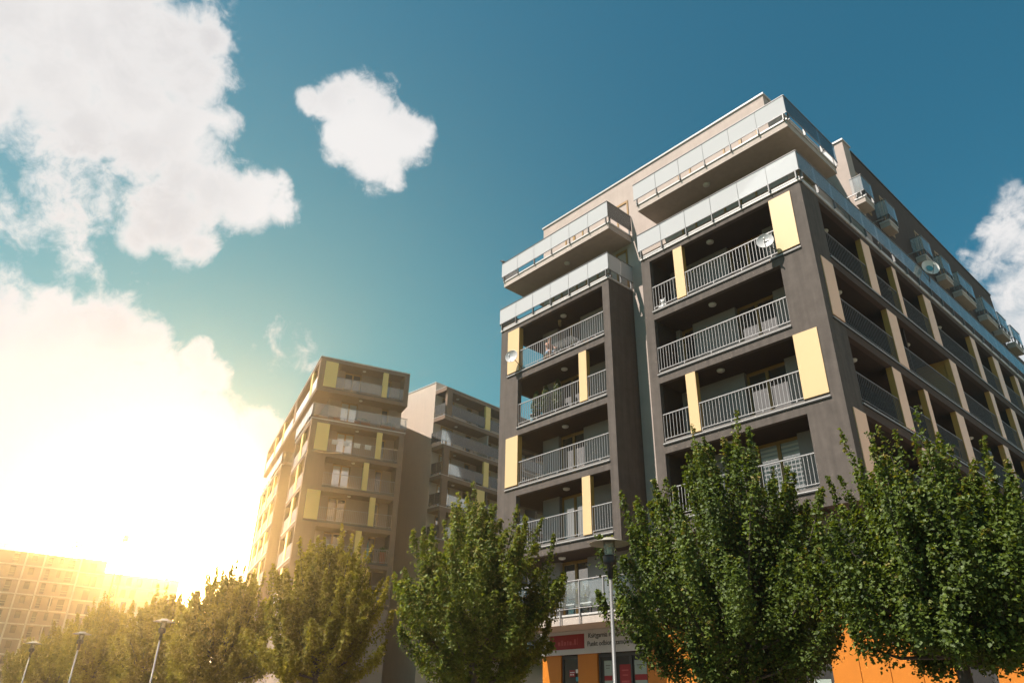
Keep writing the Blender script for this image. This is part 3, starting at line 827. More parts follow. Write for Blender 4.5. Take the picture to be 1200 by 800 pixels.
def tree_meshes(seed, r, h0, h1, shoots, per, size, m, spiky=1.0):
    rng = np.random.default_rng(seed)
    H = h1-h0
    P = []; Nn = []; T = []
    wood = MB()
    top = h0+H*0.55
    wood.tube([(0, 0, 0), (0.02, 0.01, 1.2), (-0.02, 0.03, h0), (0.03, -0.02, (h0+top)/2), (0, 0, top+0.6)], [0.15, 0.115, 0.10, 0.07, 0.02], 10)
    for i in range(shoots):
        az = rng.uniform(0, 2*math.pi)
        f = rng.uniform(0.0, 1.0)**0.85
        lift = rng.uniform(0.0, 1.0)
        zs = h0+H*0.45*f*rng.uniform(0.4, 1.0)
        prof = math.sin(math.pi*min(1.0, 0.17+0.80*f))**0.75
        rad = r*prof*(rng.uniform(0.12, 1.0)**0.5)*rng.uniform(0.82, 1.12)
        # clumpy outline: some azimuths reach further
        rad *= 1.0+0.10*math.sin(3*az+seed)+0.07*math.sin(7*az+2*seed+5*f)
        ze = h0+0.15+H*f*0.88+rng.uniform(-0.15, 0.25)
        c, s = math.cos(az), math.sin(az)
        p0 = np.array([0, 0, zs]); p2 = np.array([c*rad, s*rad, ze])
        if ze < zs: p0[2] = max(h0*0.9, ze-0.4)
        p1 = np.array([c*rad*0.80, s*rad*0.80, (p0[2]*0.55+p2[2]*0.45)-0.15])
        # leader at the end pointing up
        up = rng.uniform(0.15, 1.0)*spiky*(0.45+0.9*f)
        p3 = p2+np.array([c*0.14+rng.normal()*0.08, s*0.14+rng.normal()*0.08, up])*rng.uniform(0.6, 1.3)
        k = 1.0
        cnt = int(per*(0.55+0.6*prof)*rng.uniform(0.75, 1.25))
        t = rng.uniform(0.25, 1.0, cnt)**0.72
        q = np.where(t[:, None] < 0.75,
                     (1-t[:, None]/0.75)**2*p0+2*(1-t[:, None]/0.75)*(t[:, None]/0.75)*p1+(t[:, None]/0.75)**2*p2,
                     p2+(p3-p2)*((t[:, None]-0.75)/0.25))
        spread = np.where(t < 0.62, 0.17, 0.17*(1.03-t)/0.41+0.025)
        off = rng.normal(size=(cnt, 3))*spread[:, None]*0.62
        pts = q+off
        P.append(pts)
        nn = off*1.2+np.array([c*0.30, s*0.30, 0.55])+rng.normal(size=(cnt, 3))*0.42
        Nn.append(nn)
        shade = rng.normal(0.40, 0.10)
        T.append(np.clip(shade+rng.normal(0, 0.14, cnt)+np.where(t > 0.93, 0.38, 0.0)*rng.uniform(0, 1, cnt), 0, 1))
        if i % 3 == 0:
            wood.tube([tuple(p0), tuple(p0*0.25+p1*0.6+p2*0.15), tuple(p2), tuple(p3)], [0.04, 0.028, 0.014, 0.004], 5, cap=False)
    P = np.concatenate(P); Nn = np.concatenate(Nn); T = np.concatenate(T)
    crown = leaf_mesh('crown', P, Nn, size, m, T, rng)
    tr = wood.mesh('trunk', M['bark'], True)
    return tr, crown

def tree(name, loc, meshes, label, rz=0.0, scale=1.0, group='street trees along the pavement'):
    t = thing(name, label, 'tree', loc, rz, group)
    t.scale = (scale, scale, scale)
    link('trunk', meshes[0], t); link('crown', meshes[1], t)
    return t
near = [tree_meshes(11, 2.75, 2.0, 7.2, 245, 540, 0.076, M['leaf']),
        tree_meshes(23, 1.95, 2.5, 5.4, 185, 540, 0.072, M['leaf'], 1.25)]
M['freshleaf'] = leaf_mat('lime_leaf', (0.040, 0.060, 0.008), (0.140, 0.170, 0.020), (0.22, 0.20, 0.04), 0.42)
mid = [tree_meshes(71, 2.75, 2.40, 7.45, 215, 440, 0.092, M['freshleaf']),
       tree_meshes(37, 2.75, 2.40, 7.5, 230, 420, 0.098, M['glareleaf']),
       tree_meshes(52, 3.0, 2.40, 7.4, 210, 300, 0.125, M['glareleaf'])]
tree('maple_tree', (-0.55, -7.0, 0.13), near[0], 'dense dark green street tree right of the near lamp post', 0.4)
tree('maple_tree', (4.3, -8.4, 0.13), near[1], 'dark green street tree with upright shoots in front of the building corner', 2.1, 0.95)
tree('maple_tree', (8.55, -6.2, 0.13), near[0], 'tree at the right picture edge, only its outer twigs showing', 3.6, 1.10)
tree('linden_tree', (-9.35, -7.0, 0.13), mid[0], 'broad sunlit green tree left of the near lamp post', 1.0)
tree('linden_tree', (-18.9, -7.0, 0.13), mid[1], 'yellow-green tree in front of the block with yellow panels', 3.9, 1.02)
for i, (xx, lab) in enumerate(((-28.3, 'tree with feathery top just left of the yellow panelled block'),
                               (-37.8, 'hazy golden tree in front of the pale unfinished building'),
                               (-47.3, 'hazy golden tree right of the thin middle lamp post'),
                               (-57.2, 'hazy tree between the two leftmost thin lamp posts'),
                               (-69.0, 'small hazy tree at the lower left picture edge'))):
    tree('linden_tree', (xx, -7.0+0.3*math.sin(i*2.1), 0.13), mid[2 if i % 2 else 1], lab, 0.9*i+0.5, (1.02, 1.0, 1.04, 0.98, 0.92)[i])

# ------------------------------------------------------------------ street lamps
def lamp_parts(t):
    MB().tube([(0, 0, 0), (0, 0, 1.0), (0, 0, 1.02), (0, 0, 4.32)], [0.06, 0.06, 0.042, 0.036], 12).build('pole', M['polemetal'], t, smooth=True)
    MB().lathe([(0.001, 4.26), (0.055, 4.26), (0.06, 4.50), (0.075, 4.52), (0.13, 4.54), (0.14, 4.58), (0.14, 4.70), (0.12, 4.72), (0.001, 4.72)], 18).build('lamp_base', M['black'], t, smooth=True)
    MB().lathe([(0.105, 4.72), (0.125, 4.95), (0.130, 5.02)], 18).build('lamp_glass', M['lampglass'], t, smooth=True)
    MB().lathe([(0.001, 4.73), (0.05, 4.73), (0.05, 4.90), (0.001, 4.91)], 12).build('bulb', M['lampwhite'], t, smooth=True)
    MB().lathe([(0.13, 5.015), (0.30, 4.985), (0.42, 4.955), (0.425, 4.962), (0.30, 5.0), (0.16, 5.035), (0.12, 5.075), (0.001, 5.08)], 32).build('lamp_shade', M['lampshade'], t, smooth=True)
M['polemetal'] = mat('pole_metal', (0.105, 0.102, 0.098), 0.5, 0.5, metal=0.2, noise=0.15, nscale=6)
M['lampshade'] = mat('lamp_shade_paint', (0.2584, 0.2356, 0.19), 0.5, 0.4, noise=0.05)
lamp0 = thing('street_lamp', 'street lamp with a flat round shade in front of the shop sign', 'street lamp', (-1.47, -10.0, 0.0), 0, 'street lamps along the kerb')
lamp_parts(lamp0)
for xx, yy, lab in ((-24.4, -11.2, 'thin street lamp before the hazy trees, rightmost of the three distant ones'),
                    (-33.2, -12.0, 'thin street lamp before the hazy trees, middle one of the three distant ones'),
                    (-41.6, -12.3, 'leftmost thin street lamp by the small hazy tree')):
    c = copy_tree(lamp0); c.location = (xx, yy, 0.0); c['label'] = lab

# ================================================================== the block with yellow panels further back
b2 = thing('apartment_building', 'brown apartment block with bright yellow panels and a projecting top storey, left of centre', 'apartment building', (-46.017, 4.239, 0), R(73.283))
G = Face(b2, 0, 0, 0)
GL = Face(b2, 0, 29.4, R(-90))           # u = 29.4 - y
Z2 = [29.76-2.9*k for k in range(8)]
BW = mat('glare_tinted_brown_plaster', (0.185, 0.125, 0.09), 0.9, 0.2, noise=0.08, nscale=1.5, bump=0.3, bscale=40, stain=0.1)  # brown plaster warmed and lightened to carry some of the glare
BI = mat('brown_inner_plaster', (0.2736, 0.2052, 0.1672), 0.9, 0.2, noise=0.06, nscale=1.5)
cb = MB(); cb.box(1.5, 8.27, 1.7, 29.0, 0.0, 30.0); cb.box(1.5, 8.27, 0.3, 1.7, 0, 9.4)
cb.build('core_wall', BI, b2)
wl = MB()
wl.box(0, 8.27, 0, 0.25, 29.76, 30.1); wl.box(0, 0.5, 0, 0.5, 27.15, 29.76); wl.box(7.8, 8.27, 0, 1.7, 26.86, 30.1)
wl.box(0.5, 1.62, 0.02, 0.3, 27.15, 29.76)
wl.box(0, 7.8, 0, 0.25, 26.86, 27.185)
wl.box(0, 0.25, 0.25, 29.4, 29.76, 30.1); wl.box(0, 0.25, 0.25, 29.4, 26.86, 27.185); wl.box(0, 1.5, 29.0, 29.4, 26.86, 30.1)
wl.box(0, 0.3, 10.6, 11.6, 27.185, 29.76)
wl.build('top_storey_wall', BW, b2)
sl2 = MB()
for z in (29.76, 26.86): sl2.box(0.25, 7.8, 0.25, 1.7, z+0.003, z+0.33); sl2.box(0.25, 1.5, 1.7, 29.0, z+0.003, z+0.33)
sl2.build('balcony_slab', BW, b2)
MB().box(-0.04, 8.31, -0.04, 29.44, 30.1, 30.16).build('parapet_coping', M['flash'], b2)
tw = MB()
tw.box(0, 1.60, 0, 0.45, 9.46, 24.25); tw.box(7.80, 8.27, 0, 1.7, 9.46, 24.25); tw.box(0, 0.30, 6.95, 7.35, 9.46, 24.25); tw.box(0.3, 1.5, 7.15, 7.35, 9.46, 24.25)
tw.box(0, 0.30, 0.45, 0.55, 9.46, 24.25)
for z in Z2[2:]:
    tw.box(1.60, 7.80, 0, 0.22, z, z+0.325); tw.box(0, 0.22, 0.55, 6.95, z, z+0.325)
tw.box(0, 1.5, 14.6, 15.0, 9.46, 24.25); tw.box(0, 0.3, 28.3, 28.8, 9.46, 24.25); tw.box(0.3, 1.5, 28.5, 28.8, 9.46, 24.25)
for z in Z2[2:]: tw.box(0, 0.22, 15.0, 28.3, z, z+0.325)
tw.build('tower_wall', BW, b2)
for k, z in enumerate(Z2):
    if k >= 2:
        s = MB(); s.box(0.22, 7.8, 0.22, 1.7, z+0.003, z+0.45); s.box(0.22, 1.5, 1.7, 7.15, z+0.003, z+0.45)
        s.build('balcony_slab', BW, b2)
        bx('balcony_slab', BW, b2, 0.22, 1.5, 15.0, 28.5, z+0.003, z+0.45)
    if k == 7: continue
    zf = z-2.45
    even = k % 2 == 0
    for a, b in ((1.5, 2.57), (4.12, 6.32), (7.0, 7.80)):
        bx('loggia_wall', BI, b2, a, b, 1.45, 1.7, zf, z-0.002)
    door(G, 2.57, 4.12, 1.60, zf, z-0.04, 2, 'darkwindow' if k in (0,) else ('window' if k in (4, 5) else 'palewindow'))
    door(G, 6.32, 7.0, 1.60, zf, z-0.04, 1, 'darkwindow')
    ceiling_lamp(G, 4.1, 0.6, z)
    if k == 1: continue
    occ = [(5.79, 6.26)] if even else [(4.92, 5.38)]
    G.box('kerb', M['curb'], 1.60, 7.80, 0.05, 0.17, z-2.51, z-2.395)
    G.box('drip_edge', M['darkmetal'], 0.45 if even else 1.58, 7.82, -0.045, 0.16, z-2.575, z-2.51)
    for a, b in segments(1.60, 7.80, occ):
        if k == 0: glass_railing(G, a+0.01, b-0.01, 0.06, z-1.3, gh=0.95, drop=0.10, step=1.6, gm=M['clearglass'])
        else: G.put('bar_railing', bar_railing(b-a-0.02, 1.02, M['steel'], 0.15), a+0.01, 0.06, z-2.32)
    M.setdefault('lemon', mat('lemon_panel', (0.70, 0.49, 0.14), 0.4, 0.5, noise=0.025, nscale=1.0))
    for a, b in occ: G.box('cladding_column', M['lemon'], a, b, 0.0, 0.22, z-2.40, z-0.003)
    if even: G.box('cladding_panel', M['lemon'], 0.49, 1.59, -0.03, -0.003, z-2.40, z-0.01)
    # long left side
    runs = [((0.5, 29.0), [(2.9, 3.8), (17.2, 18.0), (22.6, 23.4)])] if k == 0 else [((0.55, 6.95), [(3.2, 4.1)]), ((15.0, 28.3), [(18.0, 18.8), (22.3, 23.1), (26.2, 27.0)])]
    for (y0, y1), cols in runs:
        GL.box('drip_edge', M['flash'], 29.4-y1, 29.4-y0, -0.045, 0.16, z-2.575, z-2.50)
        for a, b in segments(y0, y1, cols+([(10.6, 11.6)] if k == 0 else [])):
            GL.box('balcony_panel', M['white'] if k == 0 else M['inner'], 29.4-b+0.01, 29.4-a-0.01, 0.06, 0.09, z-2.40, z-1.3)
        for a, b in cols: GL.box('cladding_column', M['lemon'], 29.4-b, 29.4-a, 0.0, 0.22, z-2.40, z-0.003)
    for y0 in ((1.2, 5.0) if k else (1.2, 5.0, 8.0, 13.0, 19.2, 25.0))+((16.0, 20.0, 24.0) if k else ()):
        GL.box('loggia_window', M['darkwindow'], 29.4-y0-1.3, 29.4-y0, 1.47, 1.49, zf+0.2, z-0.2)
# terrace of that block
for F_, a, b in ((G, -0.05, 8.35), (GL, 22.0, 29.45), (GL, 0.6, 14.8)):
    F_.box('terrace_flashing', M['flash'], a, b, -0.05, 0.2, 24.25, 24.34)
    F_.box('terrace_deck_edge', M['deck'], a+0.1, b-0.1, 0.06, 0.3, 24.42, 24.50)
glass_railing(G, -0.08, 8.38, -0.10, 25.63, gh=0.98, drop=0.30, step=1.4, gm=M['clearglass'])
glass_railing(GL, 22.0, 29.48, -0.10, 25.63, gh=0.98, drop=0.30, step=1.5, gm=M['glass'])
glass_railing(GL, 0.6, 14.8, -0.10, 25.63, gh=0.98, drop=0.30, step=1.5, gm=M['glass'])
GT = Face(b2, 0, 14.6, 0)
glass_railing(GT, 0.0, 2.0, -0.08, 25.63, gh=0.98, drop=0.30, step=1.0, gm=M['clearglass'])

# things on its balconies
def local(F_, u, d, z):
    p = F_.p.matrix_basis @ Vector(F_.pos(u, d, z)); return p
def planter(F_, u, d, z, w, label, leaves=True, seed=1):
    t = thing('planter', label, 'planter', local(F_, u, d, z), R(73.283))
    MB().box(0, w, 0, 0.3, 0, 0.30).build('trough', M['terracotta'], t)
    MB().box(-0.02, w+0.02, -0.02, 0.32, 0.30, 0.34).build('rim', M['terracotta'], t)
    if leaves:
        rng = np.random.default_rng(seed)
        p = rng.uniform(size=(260, 3))*np.array([w, 0.3, 0.38])+np.array([0, 0, 0.32])
        p[:, 2] -= np.abs(p[:, 0]-w*0.6)*0.25
        link('foliage', leaf_mesh('foliage', p, rng.normal(size=(260, 3))+np.array([0, 0, 0.5]), 0.10, M['leaf'], rng.uniform(0, 0.8, 260), rng), t)
planter(G, 3.75, 0.25, 24.50, 1.35, 'long terracotta planter with green plants on the brown block terrace', True, 4)
planter(G, 1.9, 0.35, 24.50, 0.55, 'small terracotta planter at the left of the brown block terrace', False)
planter(G, 6.1, 0.25, 24.50, 1.3, 'long terracotta planter at the right end of the brown block terrace', True, 9)
for i, u in enumerate((1.96, 2.92, 3.86, 4.82)):
    t = thing('towel', 'white towel hung over the railing, %s of four on the brown block' % ('leftmost', 'second from left', 'third from left', 'rightmost')[i], 'towel', local(G, u, 0.03, 22.42), R(73.283), 'white towels over the railing')
    w_ = (0.56, 0.52, 0.54, 0.56)[i]
    b = MB(); b.box(0, w_, -0.012, 0.0, 0.02, 0.245); b.box(0, w_, 0.0, 0.06, 0.23, 0.245); b.box(0, w_, 0.06, 0.072, -0.15, 0.245)
    b.build('cloth', M['white'], t)
pz = Z2[5]-2.4
t = thing('folded_parasol', 'folded teal parasol leaning on the brown block loggia', 'parasol', local(G, 6.12, 0.5, pz), R(73.283))
MB().lathe([(0.02, 1.7), (0.07, 1.3), (0.16, 0.5), (0.20, 0.25), (0.02, 0.2)], 10).build('canopy', M['teal'], t, smooth=True)
MB().tube([(0, 0, 0), (0, 0, 1.85)], 0.02).build('pole', M['steel'], t)
t = thing('wooden_cabinet', 'orange wooden cabinet with a plant at the right end of the brown block loggia', 'cabinet', local(G, 7.15, 0.35, pz), R(73.283))
MB().box(0, 0.5, 0, 0.4, 0, 1.0).build('case', M['wood'], t); MB().box(0.02, 0.48, -0.02, 0.0, 0.03, 0.97).build('door', M['terracotta'], t)
rng = np.random.default_rng(3)
pp = rng.normal(size=(200, 3))*np.array([0.16, 0.12, 0.12])+np.array([0.25, 0.2, 1.18])
link('plant', leaf_mesh('plant', pp, rng.normal(size=(200, 3)), 0.10, M['leaf'], rng.uniform(0, 0.8, 200), rng), t)

# ================================================================== the block between
b3 = thing('apartment_building', 'apartment block with a sunlit blank gable and long brown balconies, behind the others', 'apartment building', (-45.009, 16.17, 0), R(94.248))
H = Face(b3, 0, 0, 0)
GA = mat('pale_gable_plaster', (0.4408, 0.3572, 0.2888), 0.9, 0.2, noise=0.05, nscale=1.0, bump=0.3, bscale=40, stain=0.06)
gm_ = MB(); gm_.box(0, 26, 0, 16, 0, 30.98); gm_.build('gable_wall', GA, b3)
MB().box(-0.05, 26.05, -0.05, 16.05, 30.98, 31.06).build('parapet_coping', M['flash'], b3)
Z3 = [29.72-2.9*k for k in range(9)]
for k, z in enumerate(Z3):
    sb = MB(); sb.box(0.0, 26, -1.6, 0.0, z, z+0.38); sb.build('balcony_slab', BW, b3)
    bx('slab_flashing', M['flash'], b3, -0.02, 26, -1.63, -0.0, z+0.38, z+0.42)
    if k == 8: continue
    zf = z-2.48
    door(H, 0.95, 2.45, -0.06, zf, z-0.1, 2, 'palewindow' if k in (1, 2, 3) else 'window')
    door(H, 4.22, 4.9, -0.06, zf, z-0.1, 1, 'darkwindow')
    door(H, 7.1, 7.8, -0.06, zf, z-0.1, 1, 'darkwindow')
    door(H, 9.5, 11.0, -0.06, zf, z-0.1, 2, 'window')
    bx('partition_wall', M['slab'] if k == 1 else BW, b3, 5.88, 6.0, -1.55 if k != 1 else -1.45, 0, zf, z)
    bx('partition_wall', BW, b3, 13.0, 13.2, -1.5, 0, zf, z)
    ceiling_lamp(H, 2.2, -0.8, z)
    if k == 1:
        glass_railing(H, -0.3, 26, -1.72, z-1.2, gh=0.98, drop=0.30, step=1.35, gm=M['clearglass'])
    else:
        bx('pier', BW, b3, 0.2, 0.86, -1.6, -1.3, zf-0.04, z)
        c0, c1 = (4.6, 5.6) if k == 3 else (5.38, 6.05)
        H.box('cladding_column', M['lemon'], c0, c1, -1.6, -1.35, zf+0.06, z-0.003)
        for a, b in ((0.0, 0.2), (0.86, c0), (c1, 12.0), (12.0, 25.9)):
            if b-a > 0.5: glass_railing(H, a+0.02, b-0.02, -1.55, z-1.25, gh=0.98, drop=0.14, step=1.15, gm=M['clearglass'])
    he = Face(b3, 0.0, 0.0, R(-90))
    glass_railing(he, 0.06, 1.55, 0.04 if k != 1 else -0.2, z-1.25 if k != 1 else z-1.2, gh=0.98, drop=0.14, step=0.75, gm=M['clearglass'])
t = thing('garden_chair', 'white reclining garden chair on the third balcony of the middle block', 'chair', local(H, 4.25, -0.85, Z3[2]-2.48), R(94.248))
MB().box(-0.25, 0.25, -0.22, 0.22, 0.38, 0.42).build('seat', M['white'], t)
b = MB(); b.v = [(0.2, -0.22, 0.40), (0.2, 0.22, 0.40), (0.5, 0.22, 1.0), (0.5, -0.22, 1.0), (0.24, -0.22, 0.40), (0.24, 0.22, 0.40), (0.54, 0.22, 1.0), (0.54, -0.22, 1.0)]
b.f = [(0, 1, 2, 3), (7, 6, 5, 4), (0, 4, 5, 1), (1, 5, 6, 2), (2, 6, 7, 3), (3, 7, 4, 0)]
b.build('backrest', M['white'], t)
for sx in (-0.22, 0.22):
    for sy in (-0.2, 0.2): MB().tube([(sx, sy, 0.38), (sx*1.25, sy, 0)], 0.018).build('leg', M['white'], t)

# ================================================================== unfinished buildings and crane in the glare
b4 = thing('unfinished_building', 'unfinished apartment block with empty window openings at the far left', 'building', (-180.2, 8.33, 0), R(83.695))
def pierced(x0, x1, z0, z1, holes, y0, y1):
    xs = sorted({x0, x1, *[h[0] for h in holes], *[h[1] for h in holes]})
    zs = sorted({z0, z1, *[h[2] for h in holes], *[h[3] for h in holes]})
    b = MB()
    for i in range(len(xs)-1):
        run = None
        for j in range(len(zs)-1):
            cx, cz = (xs[i]+xs[i+1])/2, (zs[j]+zs[j+1])/2
            solid = not any(h[0] < cx < h[1] and h[2] < cz < h[3] for h in holes)
            if solid and run is None: run = zs[j]
            if (not solid) and run is not None: b.box(xs[i], xs[i+1], y0, y1, run, zs[j]); run = None
        if run is not None: b.box(xs[i], xs[i+1], y0, y1, run, z1)
    return b
cols4 = [(-2.35, -1.30, 2.15), (1.05, 2.06, 1.42), (4.2, 5.0, 2.1), (6.4, 7.1, 1.5), (8.1, 9.4, 2.2), (-6.2, -5.2, 2.1), (-9.6, -8.6, 1.4)]
holes = []
for k in range(10):
    zt = 31.85-2.9*k
    for a, b, h in cols4: holes.append((a, b, zt-h, zt))
pierced(-40, 10.4, 0, 32.0, holes, 0.0, 0.35).build('outer_wall', M['block'], b4)
MB().box(-40, 10.4, 0.35, 12, 31.6, 32.0).build('roof_slab', M['concrete'], b4)
MB().box(-40, 10.4, 0.9, 12, 0, 31.6).build('room_shade_block', M['hole'], b4)  # solid dark block in place of the unlit rooms
for k in range(10):
    z = 29.31-2.9*k
    MB().box(-40, 10.42, -0.10 if k != 2 else -0.35, 0.0, z-0.13, z+0.13).build('floor_band', M['concrete'], b4)
for u in (-0.15, 3.3, 10.3):
    MB().box(u, u+0.35, -0.2, -0.0, 0, 32.0).build('pilaster', M['concrete'], b4)
for k in (2, 4):
    z = 29.31-2.9*k
    for u in (3.3, 6.6, 10.2): MB().box(u, u+0.2, -0.9, -0.1, z-2.9, z).build('balcony_fin', M['concrete'], b4)
    MB().box(3.3, 10.4, -0.9, -0.1, z-0.1, z+0.1).build('balcony_plate', M['concrete'], b4)
for k in range(8):
    z = 31.85-2.9*k
    for a, b, h in cols4:
        if h > 2:
            MB().box(a-0.05, b+0.05, -0.03, 0.0, z-h+1.0, z-h+1.08).build('guard_board', M['cream'], b4)
            MB().box(a-0.05, b+0.05, -0.03, 0.0, z-h+0.5, z-h+0.58).build('guard_board', M['cream'], b4)
holes = []
for k in range(9):
    zt = 31.6-2.9*k
    holes += [(12.2, 13.4, zt-2.1, zt), (13.9, 14.6, zt-2.1, zt)] if k % 2 else [(12.6, 13.9, zt-2.1, zt)]
pierced(10.45, 16.0, 0, 32.4, holes, 2.0, 2.3).build('set_back_wall', M['block'], b4)
MB().box(10.45, 16.0, 2.8, 12, 0, 32.0).build('room_shade_block', M['hole'], b4)
for k in range(9):
    z = 29.31-2.9*k; MB().box(10.45, 16.05, 1.5, 2.0, z-0.13, z+0.13).build('floor_band', M['concrete'], b4)
sr = MB()
for z in (32.6, 33.1): sr.box(-12, 10.4, 0.1, 0.16, z, z+0.07); sr.box(10.4, 16.0, 2.1, 2.16, z-0.2, z-0.13)
for i in range(13): sr.box(-12+i*1.85, -11.93+i*1.85, 0.1, 0.16, 32.0, 33.4)
for i in range(4): sr.box(10.9+i*1.6, 10.97+i*1.6, 2.1, 2.16, 32.0, 33.0)
sr.build('guard_rail', M['cream'], b4)

b5 = thing('unfinished_building', 'pale unfinished block washed out by the glare, right of the crane', 'building', (-180.2, 8.33, 0), R(83.695))
holes = []
for k in range(9):
    zt = 32.0-2.9*k
    for a in ((20.5, 22.8, 25.0, 29.2, 31.6) if k % 2 else (21.0, 23.6, 26.0, 29.6, 32.6)): holes.append((a, a+1.25, zt-2.0, zt))
pierced(18.4, 36.2, 0, 32.6, holes, 20.0, 20.35).build('outer_wall', M['cream'], b5)
MB().box(18.4, 36.2, 20.35, 32.0, 32.2, 32.6).build('roof_slab', M['concrete'], b5)
MB().box(18.4, 36.2, 20.9, 32.0, 0, 32.2).build('room_shade_block', M['hole'], b5)
for k in range(9): MB().box(18.4, 36.25, 19.8, 20.0, 29.6-2.9*k-0.13, 29.6-2.9*k+0.13).build('floor_band', M['concrete'], b5)
MB().box(33.0, 33.7, 22, 23, 32.6, 33.4).build('vent_shaft', M['concrete'], b5)

cr = thing('tower_crane', 'yellow tower crane with a tilted jib almost lost in the glare', 'tower crane', (-180.2, 8.33, 0), R(83.695))
def lattice(p, q, w, n, m, name):
    p, q = Vector(p), Vector(q); t = (q-p).normalized()
    a = Vector((0, 1, 0)); b = t.cross(a).normalized()
    B = MB(); cs = [(a*sx+b*sy)*(w/2) for sx, sy in ((-1, -1), (1, -1), (1, 1), (-1, 1))]
    for c in cs: B.tube([p+c, q+c], 0.065, 4)
    for i in range(n):
        u, v = p+(q-p)*(i/n), p+(q-p)*((i+1)/n)
        for j in range(4):
            B.tube([u+cs[j], v+cs[(j+1) % 4]], 0.035, 4)
            B.tube([v+cs[j], v+cs[(j+1) % 4]], 0.03, 4)
    return B.build(name, m, cr)
lattice((10.03, -57.08, 0.0), (10.03, -57.08, 27.06), 0.95, 26, M['crane'], 'mast')
lattice((9.74, -57.08, 27.47), (2.55, -57.08, 24.68), 0.65, 12, M['crane'], 'jib')
lattice((10.2, -57.08, 27.47), (11.94, -57.08, 28.05), 0.65, 3, M['crane'], 'counter_jib')
lattice((10.03, -57.08, 27.06), (10.15, -57.08, 31.12), 0.55, 5, M['crane'], 'tower_head')
MB().tube([(10.15, -57.08, 31.06), (4.17, -57.08, 25.38)], 0.035, 4).build('tie_rope', M['crane'], cr)
cx_, cy_, cz_ = (10.03, -57.08, 27.06)
MB().box(cx_-0.5, cx_+0.2, cy_-0.9, cy_-0.5, cz_-0.9, cz_+0.2).build('cab', M['white'], cr)

# ================================================================== small things on the near balconies
for i, (xx, lab) in enumerate(((-14.68, 'leftmost'), (-14.05, 'middle'), (-13.26, 'rightmost'))):
    t = thing('potted_conifer', '%s of three slim conifers in pots behind the second loggia railing' % lab, 'potted plant', (xx, 0.62, 14.04), 0, 'slim potted conifers')
    MB().lathe([(0.001, 0), (0.15, 0), (0.20, 0.38), (0.215, 0.40), (0.19, 0.40), (0.001, 0.36)], 16).build('pot', M['darkmetal'], t, smooth=True)
    rng = np.random.default_rng(60+i); n = 1500
    f = rng.uniform(0, 1, n)**1.1; a = rng.uniform(0, 2*math.pi, n)
    hh = (1.45, 1.55, 1.62)[i]
    rr_ = (0.24*np.sin(np.pi*np.clip(0.12+0.88*f, 0, 1))**0.8+0.02)*rng.uniform(0.5, 1.05, n)
    p = np.stack([rr_*np.cos(a), rr_*np.sin(a), 0.35+f*hh], axis=1)
    nn = np.stack([np.cos(a), np.sin(a), np.full(n, 0.2)], axis=1)+rng.normal(size=(n, 3))*0.5
    link('foliage', leaf_mesh('foliage', p, nn, 0.085, M['conifer'], rng.uniform(0, 0.95, n), rng), t)
    MB().tube([(0, 0, 0.3), (0, 0, 1.6)], [0.02, 0.006]).build('stem', M['bark'], t)
# round wire table
t = thing('balcony_table', 'small round white table at the left end of the second loggia', 'table', (-15.0, 0.9, 14.04))
MB().lathe([(0.001, 0.70), (0.33, 0.70), (0.33, 0.72), (0.001, 0.72)], 20).build('table_top', M['white'], t)
for i in range(3):
    a = i*2.1; MB().tube([(0.24*math.cos(a), 0.24*math.sin(a), 0.70), (0.3*math.cos(a), 0.3*math.sin(a), 0)], 0.012).build('leg', M['white'], t)
# table on the first floor balcony
for xx, nm, lb in ((-12.6, 0.45, 'left'), (-11.75, 0.6, 'right')):
    t = thing('balcony_table', 'low white table behind the rounded glass railing, %s one of two' % lb, 'table', (xx, 0.75, 5.36), 0, 'low white balcony tables')
    MB().box(-nm/2, nm/2, -0.25, 0.25, 0.42, 0.47).build('table_top', M['white'], t)
    for sx in (-1, 1):
        for sy in (-1, 1): MB().box(sx*nm*0.42-0.02, sx*nm*0.42+0.02, sy*0.2-0.02, sy*0.2+0.02, 0, 0.42).build('leg', M['darkmetal'], t)
# white bag on the right tower railing
t = thing('plush_toy', 'small white plush toy sitting behind the short railing of the top right loggia', 'toy', (-6.74, 0.35, 16.95))
MB().lathe([(0.001, 0), (0.12, 0.02), (0.15, 0.14), (0.12, 0.28), (0.07, 0.34), (0.001, 0.36)], 14).build('body', M['white'], t, smooth=True)
MB().lathe([(0.001, 0.32), (0.09, 0.36), (0.115, 0.44), (0.09, 0.52), (0.001, 0.55)], 14).build('head', M['white'], t, smooth=True)
for sx in (-1, 1):
    MB().tube([(sx*0.07, 0, 0.51), (sx*0.095, 0, 0.57), (sx*0.10, 0, 0.60)], [0.035, 0.035, 0.012], 8).build('ear', M['white'], t, smooth=True)
    MB().tube([(sx*0.11, -0.02, 0.28), (sx*0.19, -0.08, 0.18)], [0.045, 0.04], 8).build('arm', M['white'], t, smooth=True)
    MB().tube([(sx*0.07, -0.05, 0.05), (sx*0.10, -0.22, 0.05)], [0.055, 0.045], 8).build('leg', M['white'], t, smooth=True)
